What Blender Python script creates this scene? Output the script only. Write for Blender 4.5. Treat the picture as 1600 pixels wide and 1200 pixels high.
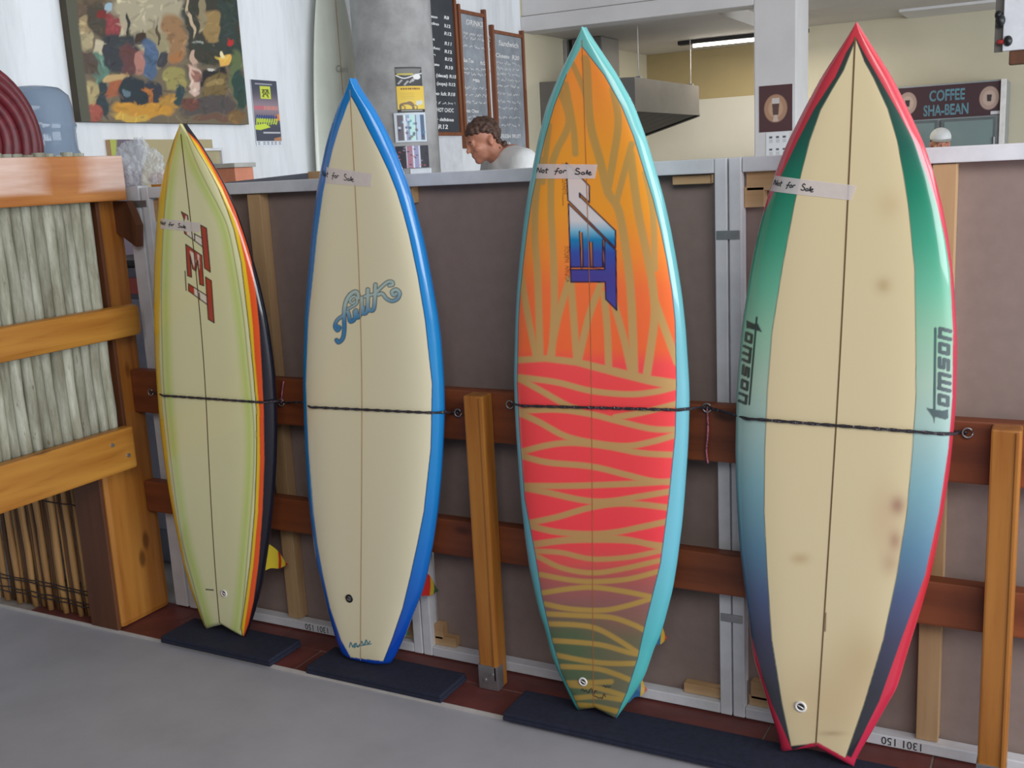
import bpy, bmesh, math, random
import numpy as np
from mathutils import Vector, Matrix

random.seed(7); np.random.seed(7)
for o in list(bpy.data.objects): bpy.data.objects.remove(o)
scene = bpy.context.scene
COL = scene.collection

# ------------------------------------------------------------------ camera
FPX = 1647.4
YAW, PIT, ROL = -0.49374981, -0.20186509, 0.05116267
CAM = np.array([0.0, 0.0, 1.5])
def _rot():
    f = np.array([math.sin(YAW)*math.cos(PIT), math.cos(YAW)*math.cos(PIT), math.sin(PIT)])
    r = np.array([math.cos(YAW), -math.sin(YAW), 0.0]); d = np.cross(f, r)
    c, s = math.cos(ROL), math.sin(ROL)
    return np.array([c*r+s*d, -s*r+c*d, f])
RC = _rot()
cd = bpy.data.cameras.new('camera'); cam = bpy.data.objects.new('camera', cd); COL.objects.link(cam)
cd.sensor_width = 36; cd.lens = FPX/1600*36; cd.clip_start = 0.05; cd.clip_end = 200
M4 = Matrix.Identity(4)
for i in range(3):
    M4[i][0] = RC[0][i]; M4[i][1] = -RC[1][i]; M4[i][2] = -RC[2][i]; M4[i][3] = CAM[i]
cam.matrix_world = M4
scene.camera = cam

# ------------------------------------------------------------------ world, lights, exposure
w = bpy.data.worlds.new('world'); scene.world = w; w.use_nodes = True
bg = w.node_tree.nodes['Background']; bg.inputs[0].default_value = (0.80, 0.88, 1.0, 1); bg.inputs[1].default_value = 0.10
def area(name, loc, target, sx, sy, power, col):
    l = bpy.data.lights.new(name, 'AREA'); l.shape = 'RECTANGLE'; l.size = sx; l.size_y = sy; l.energy = power; l.color = col
    o = bpy.data.objects.new(name, l); COL.objects.link(o); o.location = loc
    o.rotation_euler = (Vector(target)-Vector(loc)).to_track_quat('-Z', 'Y').to_euler()
    return o
area('daylight_opening_right', (4.3, 4.9, 1.5), (-3.0, 4.7, 1.4), 4.2, 2.5, 250, (0.88, 0.94, 1.0))
area('daylight_opening_side', (4.2, 0.6, 1.75), (-1.6, 2.5, 1.2), 3.2, 2.2, 235, (0.92, 0.96, 1.0))
area('front_fill', (1.3, -1.0, 3.1), (-1.3, 2.5, 1.3), 3.2, 1.5, 105, (1.0, 0.98, 0.95))  # added fill from above and behind the camera, not an opening
vs = scene.view_settings
vs.view_transform = 'Standard'; vs.look = 'None'; vs.exposure = -0.1; vs.gamma = 1.0; vs.use_curve_mapping = False

# ------------------------------------------------------------------ helpers
def ray(x, y): return RC.T @ np.array([(x-800)/FPX, (y-600)/FPX, 1.0])
def px(x, y, ax, v):
    d = ray(x, y); t = (v-CAM[ax])/d[ax]; return CAM+t*d
def proj(P):
    q = (np.asarray(P)-CAM) @ RC.T
    return np.stack([800+FPX*q[..., 0]/q[..., 2], 600+FPX*q[..., 1]/q[..., 2]], -1)
def lin(c):
    c = np.asarray(c, float)/255.0
    return np.where(c <= 0.04045, c/12.92, ((c+0.055)/1.055)**2.4)
def L(r, g, b):
    v = lin((r, g, b)); return (float(v[0]), float(v[1]), float(v[2]), 1.0)

class NT:
    def __init__(s, name):
        s.m = bpy.data.materials.new(name); s.m.use_nodes = True; s.t = s.m.node_tree
        s.b = s.t.nodes['Principled BSDF']; s.o = s.t.nodes['Material Output']
    def n(s, typ, **kw):
        nd = s.t.nodes.new(typ)
        for k, v in kw.items(): setattr(nd, k, v)
        return nd
    def l(s, a, b): s.t.links.new(a, b)
    def coord(s, scale=(1, 1, 1), which='Object'):
        tc = s.n('ShaderNodeTexCoord'); mp = s.n('ShaderNodeMapping'); mp.inputs['Scale'].default_value = scale
        s.l(tc.outputs[which], mp.inputs['Vector']); return mp.outputs[0]
    def noise(s, vec, scale, detail=4, rough=.6):
        nd = s.n('ShaderNodeTexNoise'); nd.inputs['Scale'].default_value = scale; nd.inputs['Detail'].default_value = detail
        nd.inputs['Roughness'].default_value = rough; s.l(vec, nd.inputs['Vector']); return nd.outputs['Fac']
    def ramp(s, fac, stops):
        r = s.n('ShaderNodeValToRGB'); e = r.color_ramp.elements
        while len(e) < len(stops): e.new(0.5)
        for el, (p, c) in zip(e, stops): el.position = p; el.color = c
        s.l(fac, r.inputs[0]); return r.outputs[0]
    def mix(s, fac, a, b):
        m = s.n('ShaderNodeMix', data_type='RGBA')
        for sock, v in ((m.inputs[0], fac), (m.inputs[6], a), (m.inputs[7], b)):
            if hasattr(v, 'is_linked') or hasattr(v, 'links'): s.l(v, sock)
            else: sock.default_value = v
        return m.outputs[2]
    def bump(s, fac, strength, dist=.002):
        b = s.n('ShaderNodeBump'); b.inputs['Strength'].default_value = strength; b.inputs['Distance'].default_value = dist
        s.l(fac, b.inputs['Height']); s.l(b.outputs[0], s.b.inputs['Normal'])
def plain(name, c, rough=.6, var=.06, scale=14, metal=0, bump=0, coat=0, spec=None):
    t = NT(name); v = t.coord(); f = t.noise(v, scale)
    lo = tuple(x*(1-var*2) for x in c[:3])+(1,); hi = tuple(min(1, x*(1+var*2)) for x in c[:3])+(1,)
    t.l(t.ramp(f, [(.3, lo), (.7, hi)]), t.b.inputs['Base Color'])
    t.b.inputs['Roughness'].default_value = rough; t.b.inputs['Metallic'].default_value = metal
    if spec is not None: t.b.inputs['Specular IOR Level'].default_value = spec
    if bump: t.bump(t.noise(v, scale*4), bump)
    if coat: t.b.inputs['Coat Weight'].default_value = coat; t.b.inputs['Coat Roughness'].default_value = .06
    return t.m
def wood(name, light, dark, axis=2, rough=.45, scale=1.0, knots=True):
    t = NT(name); sc = [22*scale]*3; sc[axis] = 1.6*scale
    v = t.coord(tuple(sc)); f = t.noise(v, 1.0, 5, .65)
    v2 = t.coord(tuple([x*4 for x in sc])); f2 = t.noise(v2, 1.0, 3)
    c = t.ramp(f, [(.28, dark), (.5, tuple((a+b)/2 for a, b in zip(light, dark))), (.72, light)])
    c = t.mix(t.ramp(f2, [(.45, (0, 0, 0, 1)), (.75, (.35, .35, .35, 1))]), c, dark)
    if knots:
        sk = [9]*3; sk[axis] = 4; vk = t.coord(tuple(sk)); vo = t.n('ShaderNodeTexVoronoi'); vo.inputs['Scale'].default_value = 1.0
        t.l(vk, vo.inputs['Vector'])
        c = t.mix(t.ramp(vo.outputs['Distance'], [(.08, (.75, .75, .75, 1)), (.17, (0, 0, 0, 1))]), c, tuple(x*.35 for x in dark[:3])+(1,))
    t.l(c, t.b.inputs['Base Color']); t.b.inputs['Roughness'].default_value = rough
    t.bump(f, .25, .001)
    return t.m
def attr_mat(name, rough=.25, coat=0.0, spec=.5, noise=0.0):
    t = NT(name); a = t.n('ShaderNodeAttribute'); a.attribute_name = 'paint'
    c = a.outputs['Color']
    if noise:
        f = t.noise(t.coord(), 9); c = t.mix(t.ramp(f, [(.35, (noise,)*3+(1,)), (.65, (0, 0, 0, 1))]), c, L(140, 120, 80))
    t.l(c, t.b.inputs['Base Color']); t.b.inputs['Roughness'].default_value = rough
    t.b.inputs['Coat Weight'].default_value = coat; t.b.inputs['Coat Roughness'].default_value = .05
    t.b.inputs['Specular IOR Level'].default_value = spec
    return t.m

def meshobj(name, verts, faces, mat=None, parent=None, smooth=False, loc=None):
    me = bpy.data.meshes.new(name); me.from_pydata([tuple(v) for v in verts], [], [tuple(f) for f in faces]); me.update()
    if smooth: me.polygons.foreach_set('use_smooth', [True]*len(me.polygons))
    o = bpy.data.objects.new(name, me); COL.objects.link(o)
    if mat: me.materials.append(mat)
    if parent: o.parent = parent
    if loc is not None: o.location = loc
    return o
def bmobj(name, bm, mat=None, parent=None, smooth=False, loc=None):
    me = bpy.data.meshes.new(name); bm.to_mesh(me); bm.free()
    if smooth: me.polygons.foreach_set('use_smooth', [True]*len(me.polygons))
    o = bpy.data.objects.new(name, me); COL.objects.link(o)
    if mat: me.materials.append(mat)
    if parent: o.parent = parent
    if loc is not None: o.location = loc
    return o
def tag(o, label=None, cat=None, group=None, kind=None):
    if label: o['label'] = label
    if cat: o['category'] = cat
    if group: o['group'] = group
    if kind: o['kind'] = kind
    return o
def empty(name, loc, label, cat, group=None, rot=None):
    o = bpy.data.objects.new(name, None); COL.objects.link(o); o.location = loc; o.empty_display_size = .1
    if rot: o.rotation_euler = rot
    return tag(o, label, cat, group)
def addbox(bm, x0, x1, y0, y1, z0, z1, bev=0.0):
    g = bmesh.ops.create_cube(bm, size=1)['verts']
    for v in g:
        v.co = Vector(((x0+x1)/2+v.co.x*(x1-x0), (y0+y1)/2+v.co.y*(y1-y0), (z0+z1)/2+v.co.z*(z1-z0)))
    if bev:
        ed = set(e for v in g for e in v.link_edges)
        bmesh.ops.bevel(bm, geom=list(ed), offset=bev, segments=2, affect='EDGES', profile=.6)
def box(name, x0, x1, y0, y1, z0, z1, mat, parent=None, bev=0.004, world=True):
    """bevelled box given in world coordinates; stored relative to the parent's location"""
    c = Vector(((x0+x1)/2, (y0+y1)/2, min(z0, z1)))
    bm = bmesh.new(); addbox(bm, x0-c.x, x1-c.x, y0-c.y, y1-c.y, z0-c.z, z1-c.z, bev)
    o = bmobj(name, bm, mat, parent)
    o.location = c-(Vector(parent.location) if (parent and world) else Vector((0, 0, 0)))
    return o
def prism(name, poly, thick, mat, parent=None, axis='y', bev=0.0):
    """extrude a 3D polygon (list of points) by the vector thick"""
    p = [Vector(q) for q in poly]; t = Vector(thick); n = len(p)
    off = Vector(parent.location) if parent else Vector((0, 0, 0))
    vs_ = [q-off for q in p]+[q+t-off for q in p]
    fs = [tuple(range(n))[::-1], tuple(range(n, 2*n))]+[(i, (i+1) % n, n+(i+1) % n, n+i) for i in range(n)]
    bm = bmesh.new(); bv = [bm.verts.new(v) for v in vs_]
    for f in fs: bm.faces.new([bv[i] for i in f])
    bmesh.ops.recalc_face_normals(bm, faces=bm.faces)
    if bev: bmesh.ops.bevel(bm, geom=list(bm.edges), offset=bev, segments=2, affect='EDGES')
    return bmobj(name, bm, mat, parent)
def tube_geom(pts, r, seg=8, twist=0.0, bumps=0, cap=True):
    pts = [Vector(p) for p in pts]; n = len(pts); V = []; F = []
    rr = r if hasattr(r, '__len__') else [r]*n
    up = Vector((0, 0, 1)); prev = None
    for i, p in enumerate(pts):
        t = (pts[min(i+1, n-1)]-pts[max(i-1, 0)]).normalized()
        if prev is None:
            a = t.cross(up) if abs(t.z) < .95 else t.cross(Vector((1, 0, 0)))
        else: a = prev-t*prev.dot(t)
        a.normalize(); prev = a; b = t.cross(a)
        for k in range(seg):
            an = 2*math.pi*k/seg; q = rr[i]
            if bumps: q = rr[i]*(1+.22*math.sin(bumps*an+twist*i))
            V.append(p+(a*math.cos(an)+b*math.sin(an))*q)
    for i in range(n-1):
        for k in range(seg):
            F.append((i*seg+k, i*seg+(k+1) % seg, (i+1)*seg+(k+1) % seg, (i+1)*seg+k))
    if cap: F.append(tuple(range(seg))[::-1]); F.append(tuple((n-1)*seg+k for k in range(seg)))
    return V, F
def tube(name, pts, r, mat, parent=None, seg=8, **kw):
    off = Vector(parent.location) if parent else Vector((0, 0, 0))
    V, F = tube_geom(pts, r, seg, **kw)
    return meshobj(name, [v-off for v in V], F, mat, parent, smooth=True)
def lathe(name, prof, mat, parent=None, seg=32, loc=(0, 0, 0)):
    V = []; F = []; n = len(prof)
    for i, (r, z) in enumerate(prof):
        for k in range(seg):
            a = 2*math.pi*k/seg; V.append((r*math.cos(a), r*math.sin(a), z))
    for i in range(n-1):
        for k in range(seg): F.append((i*seg+k, i*seg+(k+1) % seg, (i+1)*seg+(k+1) % seg, (i+1)*seg+k))
    F.append(tuple(range(seg))[::-1]); F.append(tuple((n-1)*seg+k for k in range(seg)))
    return meshobj(name, V, F, mat, parent, smooth=True, loc=loc)
def paint_attr(o, rgb_lin):
    me = o.data; a = me.color_attributes.new('paint', 'FLOAT_COLOR', 'POINT')
    d = np.ones((len(me.vertices), 4), np.float32); d[:, :3] = rgb_lin; a.data.foreach_set('color', d.ravel())
def inpoly(Q, poly):
    x, y = Q[:, 0], Q[:, 1]; ins = np.zeros(len(Q), bool); n = len(poly)
    for i in range(n):
        x0, y0 = poly[i]; x1, y1 = poly[(i+1) % n]
        if y0 == y1: continue
        c = ((y0 > y) != (y1 > y)) & (x < (x1-x0)*(y-y0)/(y1-y0)+x0); ins ^= c
    return ins
JIT = [(-.3, -.3), (.3, -.3), (-.3, .3), (.3, .3)]
def polymask(Q, poly, s=1.0):
    poly = np.asarray(poly, float); m = np.zeros(len(Q)); lo = poly.min(0)-3; hi = poly.max(0)+3
    idx = np.where((Q[:, 0] > lo[0]) & (Q[:, 0] < hi[0]) & (Q[:, 1] > lo[1]) & (Q[:, 1] < hi[1]))[0]
    if len(idx) == 0: return m
    q = Q[idx]; r = np.zeros(len(idx))
    for j in JIT: r += inpoly(q+np.array(j)*s*1.6, poly)
    m[idx] = r/4; return m
def strokemask(Q, pts, width, soft=1.2):
    """distance mask round a polyline (width may be a list)"""
    pts = np.asarray(pts, float); m = np.zeros(len(Q)); wd = np.asarray(width if hasattr(width, '__len__') else [width]*len(pts), float)
    for i in range(len(pts)-1):
        a, b = pts[i], pts[i+1]; mw = max(wd[i], wd[i+1])/2+soft+1
        lo = np.minimum(a, b)-mw; hi = np.maximum(a, b)+mw
        idx = np.where((Q[:, 0] > lo[0]) & (Q[:, 0] < hi[0]) & (Q[:, 1] > lo[1]) & (Q[:, 1] < hi[1]))[0]
        if len(idx) == 0: continue
        d = b-a; l2 = max(d@d, 1e-9); q = Q[idx]-a; t = np.clip(q@d/l2, 0, 1)
        dist = np.hypot(*(q-t[:, None]*d).T); ww = (wd[i]+(wd[i+1]-wd[i])*t)/2
        m[idx] = np.maximum(m[idx], np.clip((ww-dist)/soft+.5, 0, 1))
    return m
def smooth_line(pts, n=8):
    """Catmull-Rom through points"""
    p = np.asarray(pts, float); out = []
    for i in range(len(p)-1):
        p0 = p[max(i-1, 0)]; p1 = p[i]; p2 = p[i+1]; p3 = p[min(i+2, len(p)-1)]
        for t in np.linspace(0, 1, n, endpoint=False):
            out.append(.5*((2*p1)+(-p0+p2)*t+(2*p0-5*p1+4*p2-p3)*t*t+(-p0+3*p1-3*p2+p3)*t**3))
    out.append(p[-1]); return np.array(out)
def blend(C, m, col):
    C[:] = C*(1-m[:, None])+np.asarray(col)*m[:, None]
def text_tris(body, size=1.0, shear=0.0, bold=0.0):
    """2D triangles of a text string from the built-in font, baseline at y=0, starting at x=0"""
    cu = bpy.data.curves.new('txt', 'FONT'); cu.body = body; cu.size = size; cu.shear = shear; cu.offset = bold; cu.resolution_u = 3
    o = bpy.data.objects.new('txt', cu); COL.objects.link(o)
    dg = bpy.context.evaluated_depsgraph_get(); me = o.evaluated_get(dg).to_mesh()
    me.calc_loop_triangles()
    v = np.array([(q.co.x, q.co.y) for q in me.vertices]); f = [tuple(t.vertices) for t in me.loop_triangles]
    o.evaluated_get(dg).to_mesh_clear(); bpy.data.objects.remove(o); bpy.data.curves.remove(cu)
    return v, f
def ribbon(lines, width, fmap):
    """flat strokes: lines are lists of 2D points, fmap(u,v)->3D. returns verts, faces"""
    V = []; F = []
    for ln in lines:
        p = np.asarray(ln, float)
        if len(p) < 2: continue
        base = len(V)
        for i in range(len(p)):
            t = p[min(i+1, len(p)-1)]-p[max(i-1, 0)]; t = t/max(np.hypot(*t), 1e-9); nrm = np.array([-t[1], t[0]])*width/2
            V.append(fmap(*(p[i]+nrm))); V.append(fmap(*(p[i]-nrm)))
        for i in range(len(p)-1):
            a = base+2*i; F.append((a, a+1, a+3, a+2))
    return V, F

# ------------------------------------------------------------------ materials
M = {}
M['plaster'] = plain('grey_cement', L(164, 163, 170), .75, .035, 5, bump=.15)
M['floor'] = plain('floor_screed', L(140, 138, 138), .7, .05, 3)
M['tile'] = plain('terracotta_tile', L(104, 54, 50), .5, .12, 9, bump=.1)
M['grout'] = plain('grout', L(150, 140, 132), .9, .08, 30)
M['mat'] = plain('blue_foam_mat', L(30, 34, 54), .9, .12, 60, bump=.4)
M['wall'] = plain('white_painted_boards', L(226, 231, 236), .55, .03, 3)
def white_wall():
    t = NT('white_weathered_wall'); v = t.coord((5, 5, .7)); f = t.noise(v, 1.4, 6, .7); v2 = t.coord((60, 60, 3)); f2 = t.noise(v2, 1, 3)
    c = t.ramp(f, [(.25, L(206, 211, 214)), (.55, L(232, 236, 240))])
    c = t.mix(t.ramp(f2, [(.66, (0, 0, 0, 1)), (.8, (.3, .3, .3, 1))]), c, L(160, 165, 165))
    t.l(c, t.b.inputs['Base Color']); t.b.inputs['Roughness'].default_value = .6; return t.m
M['wall'] = white_wall()
M['cream'] = plain('cream_wall', L(200, 192, 168), .6, .02, 2)
M['creamlow'] = plain('cream_tile_wall', L(206, 202, 190), .5, .02, 2)
M['tan'] = plain('tan_wall', L(168, 150, 108), .6, .03, 2)
M['ceil'] = plain('ceiling_white', L(205, 200, 195), .7, .02, 2)
M['beam'] = plain('beam_white', L(214, 212, 212), .6, .04, 2)
M['whitepaint'] = plain('white_paint', L(216, 218, 224), .5, .05, 12)
M['hardboard'] = plain('grey_brown_hardboard', L(142, 124, 118), .85, .03, 25)
M['rawpine'] = wood('raw_pine', L(208, 176, 134), L(168, 128, 88), 2, .6, knots=False)
M['rawpine_x'] = wood('raw_pine_x', L(208, 176, 134), L(168, 128, 88), 0, .6, knots=False)
M['pine'] = wood('varnished_pine', L(196, 136, 62), L(140, 78, 26), 2, .4)
M['pine_y'] = wood('varnished_pine_y', L(206, 150, 66), L(150, 88, 30), 1, .38)
M['rail_x'] = wood('red_brown_rail', L(142, 76, 42), L(92, 44, 24), 0, .5)
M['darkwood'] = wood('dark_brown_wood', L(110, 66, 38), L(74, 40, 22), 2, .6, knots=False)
def pale_rail():  # pale pinkish grain with an orange patch and an orange lower strip
    t = NT('pale_orange_rail'); sc = (22, 1.6, 22); f = t.noise(t.coord(sc), 1, 5, .65)
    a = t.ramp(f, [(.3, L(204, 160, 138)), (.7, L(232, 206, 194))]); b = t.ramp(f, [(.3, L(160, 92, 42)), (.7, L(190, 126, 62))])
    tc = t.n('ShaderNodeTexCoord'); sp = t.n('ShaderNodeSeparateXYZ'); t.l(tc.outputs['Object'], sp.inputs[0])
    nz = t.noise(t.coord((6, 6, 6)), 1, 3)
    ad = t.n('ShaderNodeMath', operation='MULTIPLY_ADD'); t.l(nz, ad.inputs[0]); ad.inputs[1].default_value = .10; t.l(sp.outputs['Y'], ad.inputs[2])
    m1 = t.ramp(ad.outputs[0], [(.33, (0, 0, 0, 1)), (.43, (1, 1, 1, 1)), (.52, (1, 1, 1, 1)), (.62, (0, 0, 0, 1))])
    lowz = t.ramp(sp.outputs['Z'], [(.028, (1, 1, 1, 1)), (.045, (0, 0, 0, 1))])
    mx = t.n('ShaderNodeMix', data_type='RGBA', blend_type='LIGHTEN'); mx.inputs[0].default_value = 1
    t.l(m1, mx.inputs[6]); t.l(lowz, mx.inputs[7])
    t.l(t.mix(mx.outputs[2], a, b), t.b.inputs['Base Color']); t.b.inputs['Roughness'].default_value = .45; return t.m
M['pale_rail'] = pale_rail()
def poles():
    t = NT('weathered_grey_poles'); f = t.noise(t.coord((26, 26, 4)), 1, 5, .7)
    oi = t.n('ShaderNodeObjectInfo'); f2 = t.noise(t.coord((70, 70, 16)), 1, 3)
    c = t.ramp(f, [(.28, L(122, 118, 98)), (.5, L(164, 164, 146)), (.72, L(204, 206, 192))])
    c = t.mix(t.ramp(f2, [(.64, (0, 0, 0, 1)), (.74, (.7, .7, .7, 1))]), c, L(96, 84, 66))
    hs = t.n('ShaderNodeHueSaturation'); mr = t.n('ShaderNodeMapRange'); mr.inputs[3].default_value = .78; mr.inputs[4].default_value = 1.08
    t.l(oi.outputs['Random'], mr.inputs[0]); t.l(mr.outputs[0], hs.inputs['Value']); t.l(c, hs.inputs['Color'])
    t.l(hs.outputs[0], t.b.inputs['Base Color']); t.b.inputs['Roughness'].default_value = .8; t.bump(f, .5, .003); return t.m
M['poles'] = poles()
M['bamboo'] = wood('bamboo_cane', L(196, 152, 96), L(140, 98, 56), 2, .5, knots=False)
M['bamboodark'] = wood('dark_cane', L(126, 88, 54), L(84, 56, 34), 2, .6, knots=False)
M['wire'] = plain('dark_wire', L(36, 26, 26), .6)
M['steel'] = plain('galvanised_steel', L(168, 168, 170), .4, .08, 30, metal=.8)
M['rope'] = None
def rope_mat():
    t = NT('black_braided_cord'); f = t.noise(t.coord((1, 1, 1)), 260, 2); c = t.ramp(f, [(.5, L(34, 30, 36)), (.62, L(58, 48, 60)), (.7, L(170, 160, 172))])
    t.l(c, t.b.inputs['Base Color']); t.b.inputs['Roughness'].default_value = .7; return t.m
M['rope'] = rope_mat()
M['pinkcord'] = plain('pink_cord', L(168, 96, 116), .7, .5, 220)
M['whiteplastic'] = plain('white_plastic', L(225, 222, 220), .4)
M['black'] = plain('black_plastic', L(24, 24, 26), .4)
M['ink'] = plain('ink', L(40, 42, 48), .7, 0)
M['stringer'] = plain('dark_stringer', L(92, 66, 44), .35, .15, 40)
def tape_mat():
    t = NT('masking_tape'); t.b.inputs['Base Color'].default_value = L(228, 218, 218); t.b.inputs['Roughness'].default_value = .5
    tr = t.n('ShaderNodeBsdfTransparent'); ms = t.n('ShaderNodeMixShader'); f = t.noise(t.coord(), 30)
    mr = t.n('ShaderNodeMapRange'); mr.inputs[3].default_value = .55; mr.inputs[4].default_value = .8; t.l(f, mr.inputs[0])
    t.l(mr.outputs[0], ms.inputs[0]); t.l(tr.outputs[0], ms.inputs[1]); t.l(t.b.outputs[0], ms.inputs[2]); t.l(ms.outputs[0], t.o.inputs[0]); return t.m
M['tape'] = tape_mat()
M['concrete'] = plain('concrete', L(158, 158, 158), .85, .12, 7, bump=.3)
M['chalkboard'] = plain('chalkboard', L(62, 66, 72), .8, .12, 5)
M['chalkboard_dusty'] = plain('dusty_chalkboard', L(146, 152, 160), .8, .14, 6)
M['chalk'] = plain('chalk', L(220, 222, 226), .9, .2, 90)
M['frame'] = wood('chalkboard_frame', L(150, 92, 58), L(104, 56, 36), 2, .5, knots=False)
M['steelhood'] = plain('hood_steel', L(118, 115, 112), .5, .05, 4, metal=.4)
M['dark'] = plain('dark_filter', L(52, 50, 50), .6)
M['painted'] = attr_mat('painted_print', .6)
M['skin'] = plain('skin', L(188, 128, 104), .5, .06, 30)
M['hair'] = plain('brown_hair', L(78, 54, 44), .6, .35, 60)
M['shirt'] = plain('white_cotton', L(224, 226, 226), .8, .02, 20)
M['trousers'] = plain('dark_trousers', L(52, 56, 70), .8)

# ------------------------------------------------------------------ room shell
fl = box('floor', -6, 5, -4, 2.352, -.15, -.010, M['plaster'], bev=0); tag(fl, 'smooth grey cement floor in front of the tiled strip', kind='structure')
fi = box('floor', -3.7, 5, 2.60, 9.7, -.15, 0.0, M['floor'], bev=0); tag(fi, 'interior floor behind the white screens', kind='structure')
lw = bpy.data.objects.new('floor', None); COL.objects.link(lw); tag(lw, 'narrow strip of terracotta floor tiles under the surfboards', kind='structure')
box('grout_bed', -3.55, 5, 2.353, 2.62, -.10, -.004, M['grout'], lw, bev=0)
box('cement_lip', -3.55, 5, 2.344, 2.3495, -.012, .0015, plain('pale_cement', L(186, 180, 176), .8), lw, bev=.001)
tx = -3.32
k = 0
tm = None
while tx < 1.0:
    for (ya, yb) in ((2.350, 2.488), (2.493, 2.618)):
        off = 0 if ya < 2.4 else .205
        o = box('tile', tx+off, tx+off+.405, ya, yb, -.018, random.uniform(-.0012, .0004), M['tile'], lw, bev=.0025)
    tx += .41
def struct(name, *a, mat, lab=None, bev=0.0):
    o = box(name, *a, mat, None, bev); tag(o, lab, kind='structure'); return o
struct('wall_left', -3.72, -3.55, 1.5, 7.0, -.1, 3.2, mat=M['wall'], lab='white weathered wall carrying the painting and chalkboards')
struct('wall_left', -3.72, -3.55, 7.0, 9.6, -.1, 3.2, mat=M['cream'], lab='cream kitchen side wall behind the extractor hood')
struct('wall_back', -3.72, -2.2, 9.52, 9.7, 2.02, 3.2, mat=M['tan'], lab='tan upper band of the kitchen back wall')
struct('wall_back', -3.72, -2.2, 9.515, 9.7, -.1, 2.02, mat=M['creamlow'], lab='pale lower part of the kitchen back wall')
struct('wall_back', -2.2, 4.5, 9.52, 9.7, -.1, 3.2, mat=M['cream'], lab='cream back wall behind the drinks fridge')
struct('ceiling', -3.549, -2.2, 7.2, 9.515, 2.45, 2.6, mat=M['ceil'], lab='kitchen ceiling with a fluorescent tube')
struct('ceiling', -2.2, 4.5, 7.2, 9.52, 2.55, 2.7, mat=M['ceil'], lab='ceiling over the drinks fridge')
struct('ceiling', -3.72, 4.5, 2.2, 7.0, 3.2, 3.35, mat=M['ceil'], lab='ceiling above the cafe floor')
struct('trim_1', -3.55, -1.88, 7.0, 7.2, 2.44, 2.545, mat=M['beam'], bev=.006)
struct('trim_2', -3.55, -1.88, 7.02, 7.2, 2.55, 3.2, mat=M['beam'], bev=.004)
hatch = struct('trim_3', px(1390, 5, 2, 2.55)[0], px(1390, 5, 2, 2.55)[0]+1.3, px(1412, 27, 2, 2.55)[1]-.55, px(1412, 27, 2, 2.55)[1], 2.53, 2.56, mat=M['beam'], bev=.004)
struct('wall_right', 4.5, 4.65, 7.2, 9.7, -.1, 3.2, mat=M['cream'])

# square white pillar
pil = empty('pillar', (-1.745, 7.17, 0), 'square white painted pillar beside the kitchen opening', 'pillar')
box('pillar_shaft', -1.88, -1.61, 7.0, 7.35, 0, 3.2, M['beam'], pil, .008)
# round concrete column
CX, CY, CR = -3.15, 4.75, .205
colm = empty('concrete_column', (CX, CY, 0), 'round bare concrete column with flyers taped to it', 'column')
lathe('column_shaft', [(CR, 0), (CR, 1.0), (CR, 2.0), (CR, 3.2)], M['concrete'], colm, 48)

# ------------------------------------------------------------------ white folding screens
def screen(x0, x1, label, braces, gus):
    t = empty('screen_panel', ((x0+x1)/2, 2.6, 0), label, 'screen', 'white framed hardboard screens')
    y0, y1 = 2.585, 2.625
    box('stile', x0+.002, x0+.034, y0, y1, 0.004, 1.498, M['whitepaint'], t, .003)
    box('stile', x1-.034, x1-.002, y0, y1, 0.004, 1.498, M['whitepaint'], t, .003)
    box('top_rail', x0+.035, x1-.035, y0+.001, y1, 1.462, 1.498, M['whitepaint'], t, .003)
    br = box('bottom_rail', x0+.035, x1-.035, y0+.001, y1, 0.004, .034, M['whitepaint'], t, .003)
    box('hardboard_sheet', x0+.03, x1-.03, y1+.012, y1+.018, .02, 1.49, M['hardboard'], t, 0)
    for bx in braces: box('brace', bx-.026, bx+.026, y0+.012, y1+.011, .036, 1.46, M['rawpine'], t, .002)
    for (gx, gz, gw, gh) in gus: box('gusset', gx-gw/2, gx+gw/2, y0+.02, y1+.011, gz-gh/2, gz+gh/2, M['rawpine_x'], t, .002)
    return t
s1 = screen(-2.76, -1.76, 'white framed hardboard screen behind the yellow and blue railed surfboards', [-2.285], [(-2.70, 1.42, .06, .07), (-1.83, .065, .06, .05), (-1.79, .12, .02, .1)])
s2 = screen(-1.76, -.76, 'white framed hardboard screen behind the orange striped surfboard', [], [(-1.69, .05, .08, .03), (-1.71, .08, .03, .05), (-.85, .05, .11, .028), (-.86, 1.448, .1, .022), (-1.705, 1.44, .02, .05)])
s3 = screen(-.76, .24, 'white framed hardboard screen behind the red edged surfboard', [-.265], [(-.68, .05, .08, .03), (-.69, .08, .05, .05), (-.66, 1.44, .12, .05), (-.70, 1.40, .05, .05)])
s4 = screen(.24, 1.24, 'white framed hardboard screen beyond the right hand rack post', [.72], [])
for s, xs, zs in ((s1, -1.76, (.29, 1.31)), (s2, -.76, (.29, 1.31)), (s1, -2.765, (1.445,))):
    for z in zs: box('hinge', xs-.03, xs+.03, 2.582, 2.586, z-.011, z+.011, M['steel'], s, .001)
jp = empty('jamb_post', (-2.8, 2.6, 0), 'narrow white painted post at the left end of the screens', 'post')
box('post_shaft', -2.83, -2.77, 2.587, 2.635, 0.003, 1.505, M['whitepaint'], jp, .004)
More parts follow.
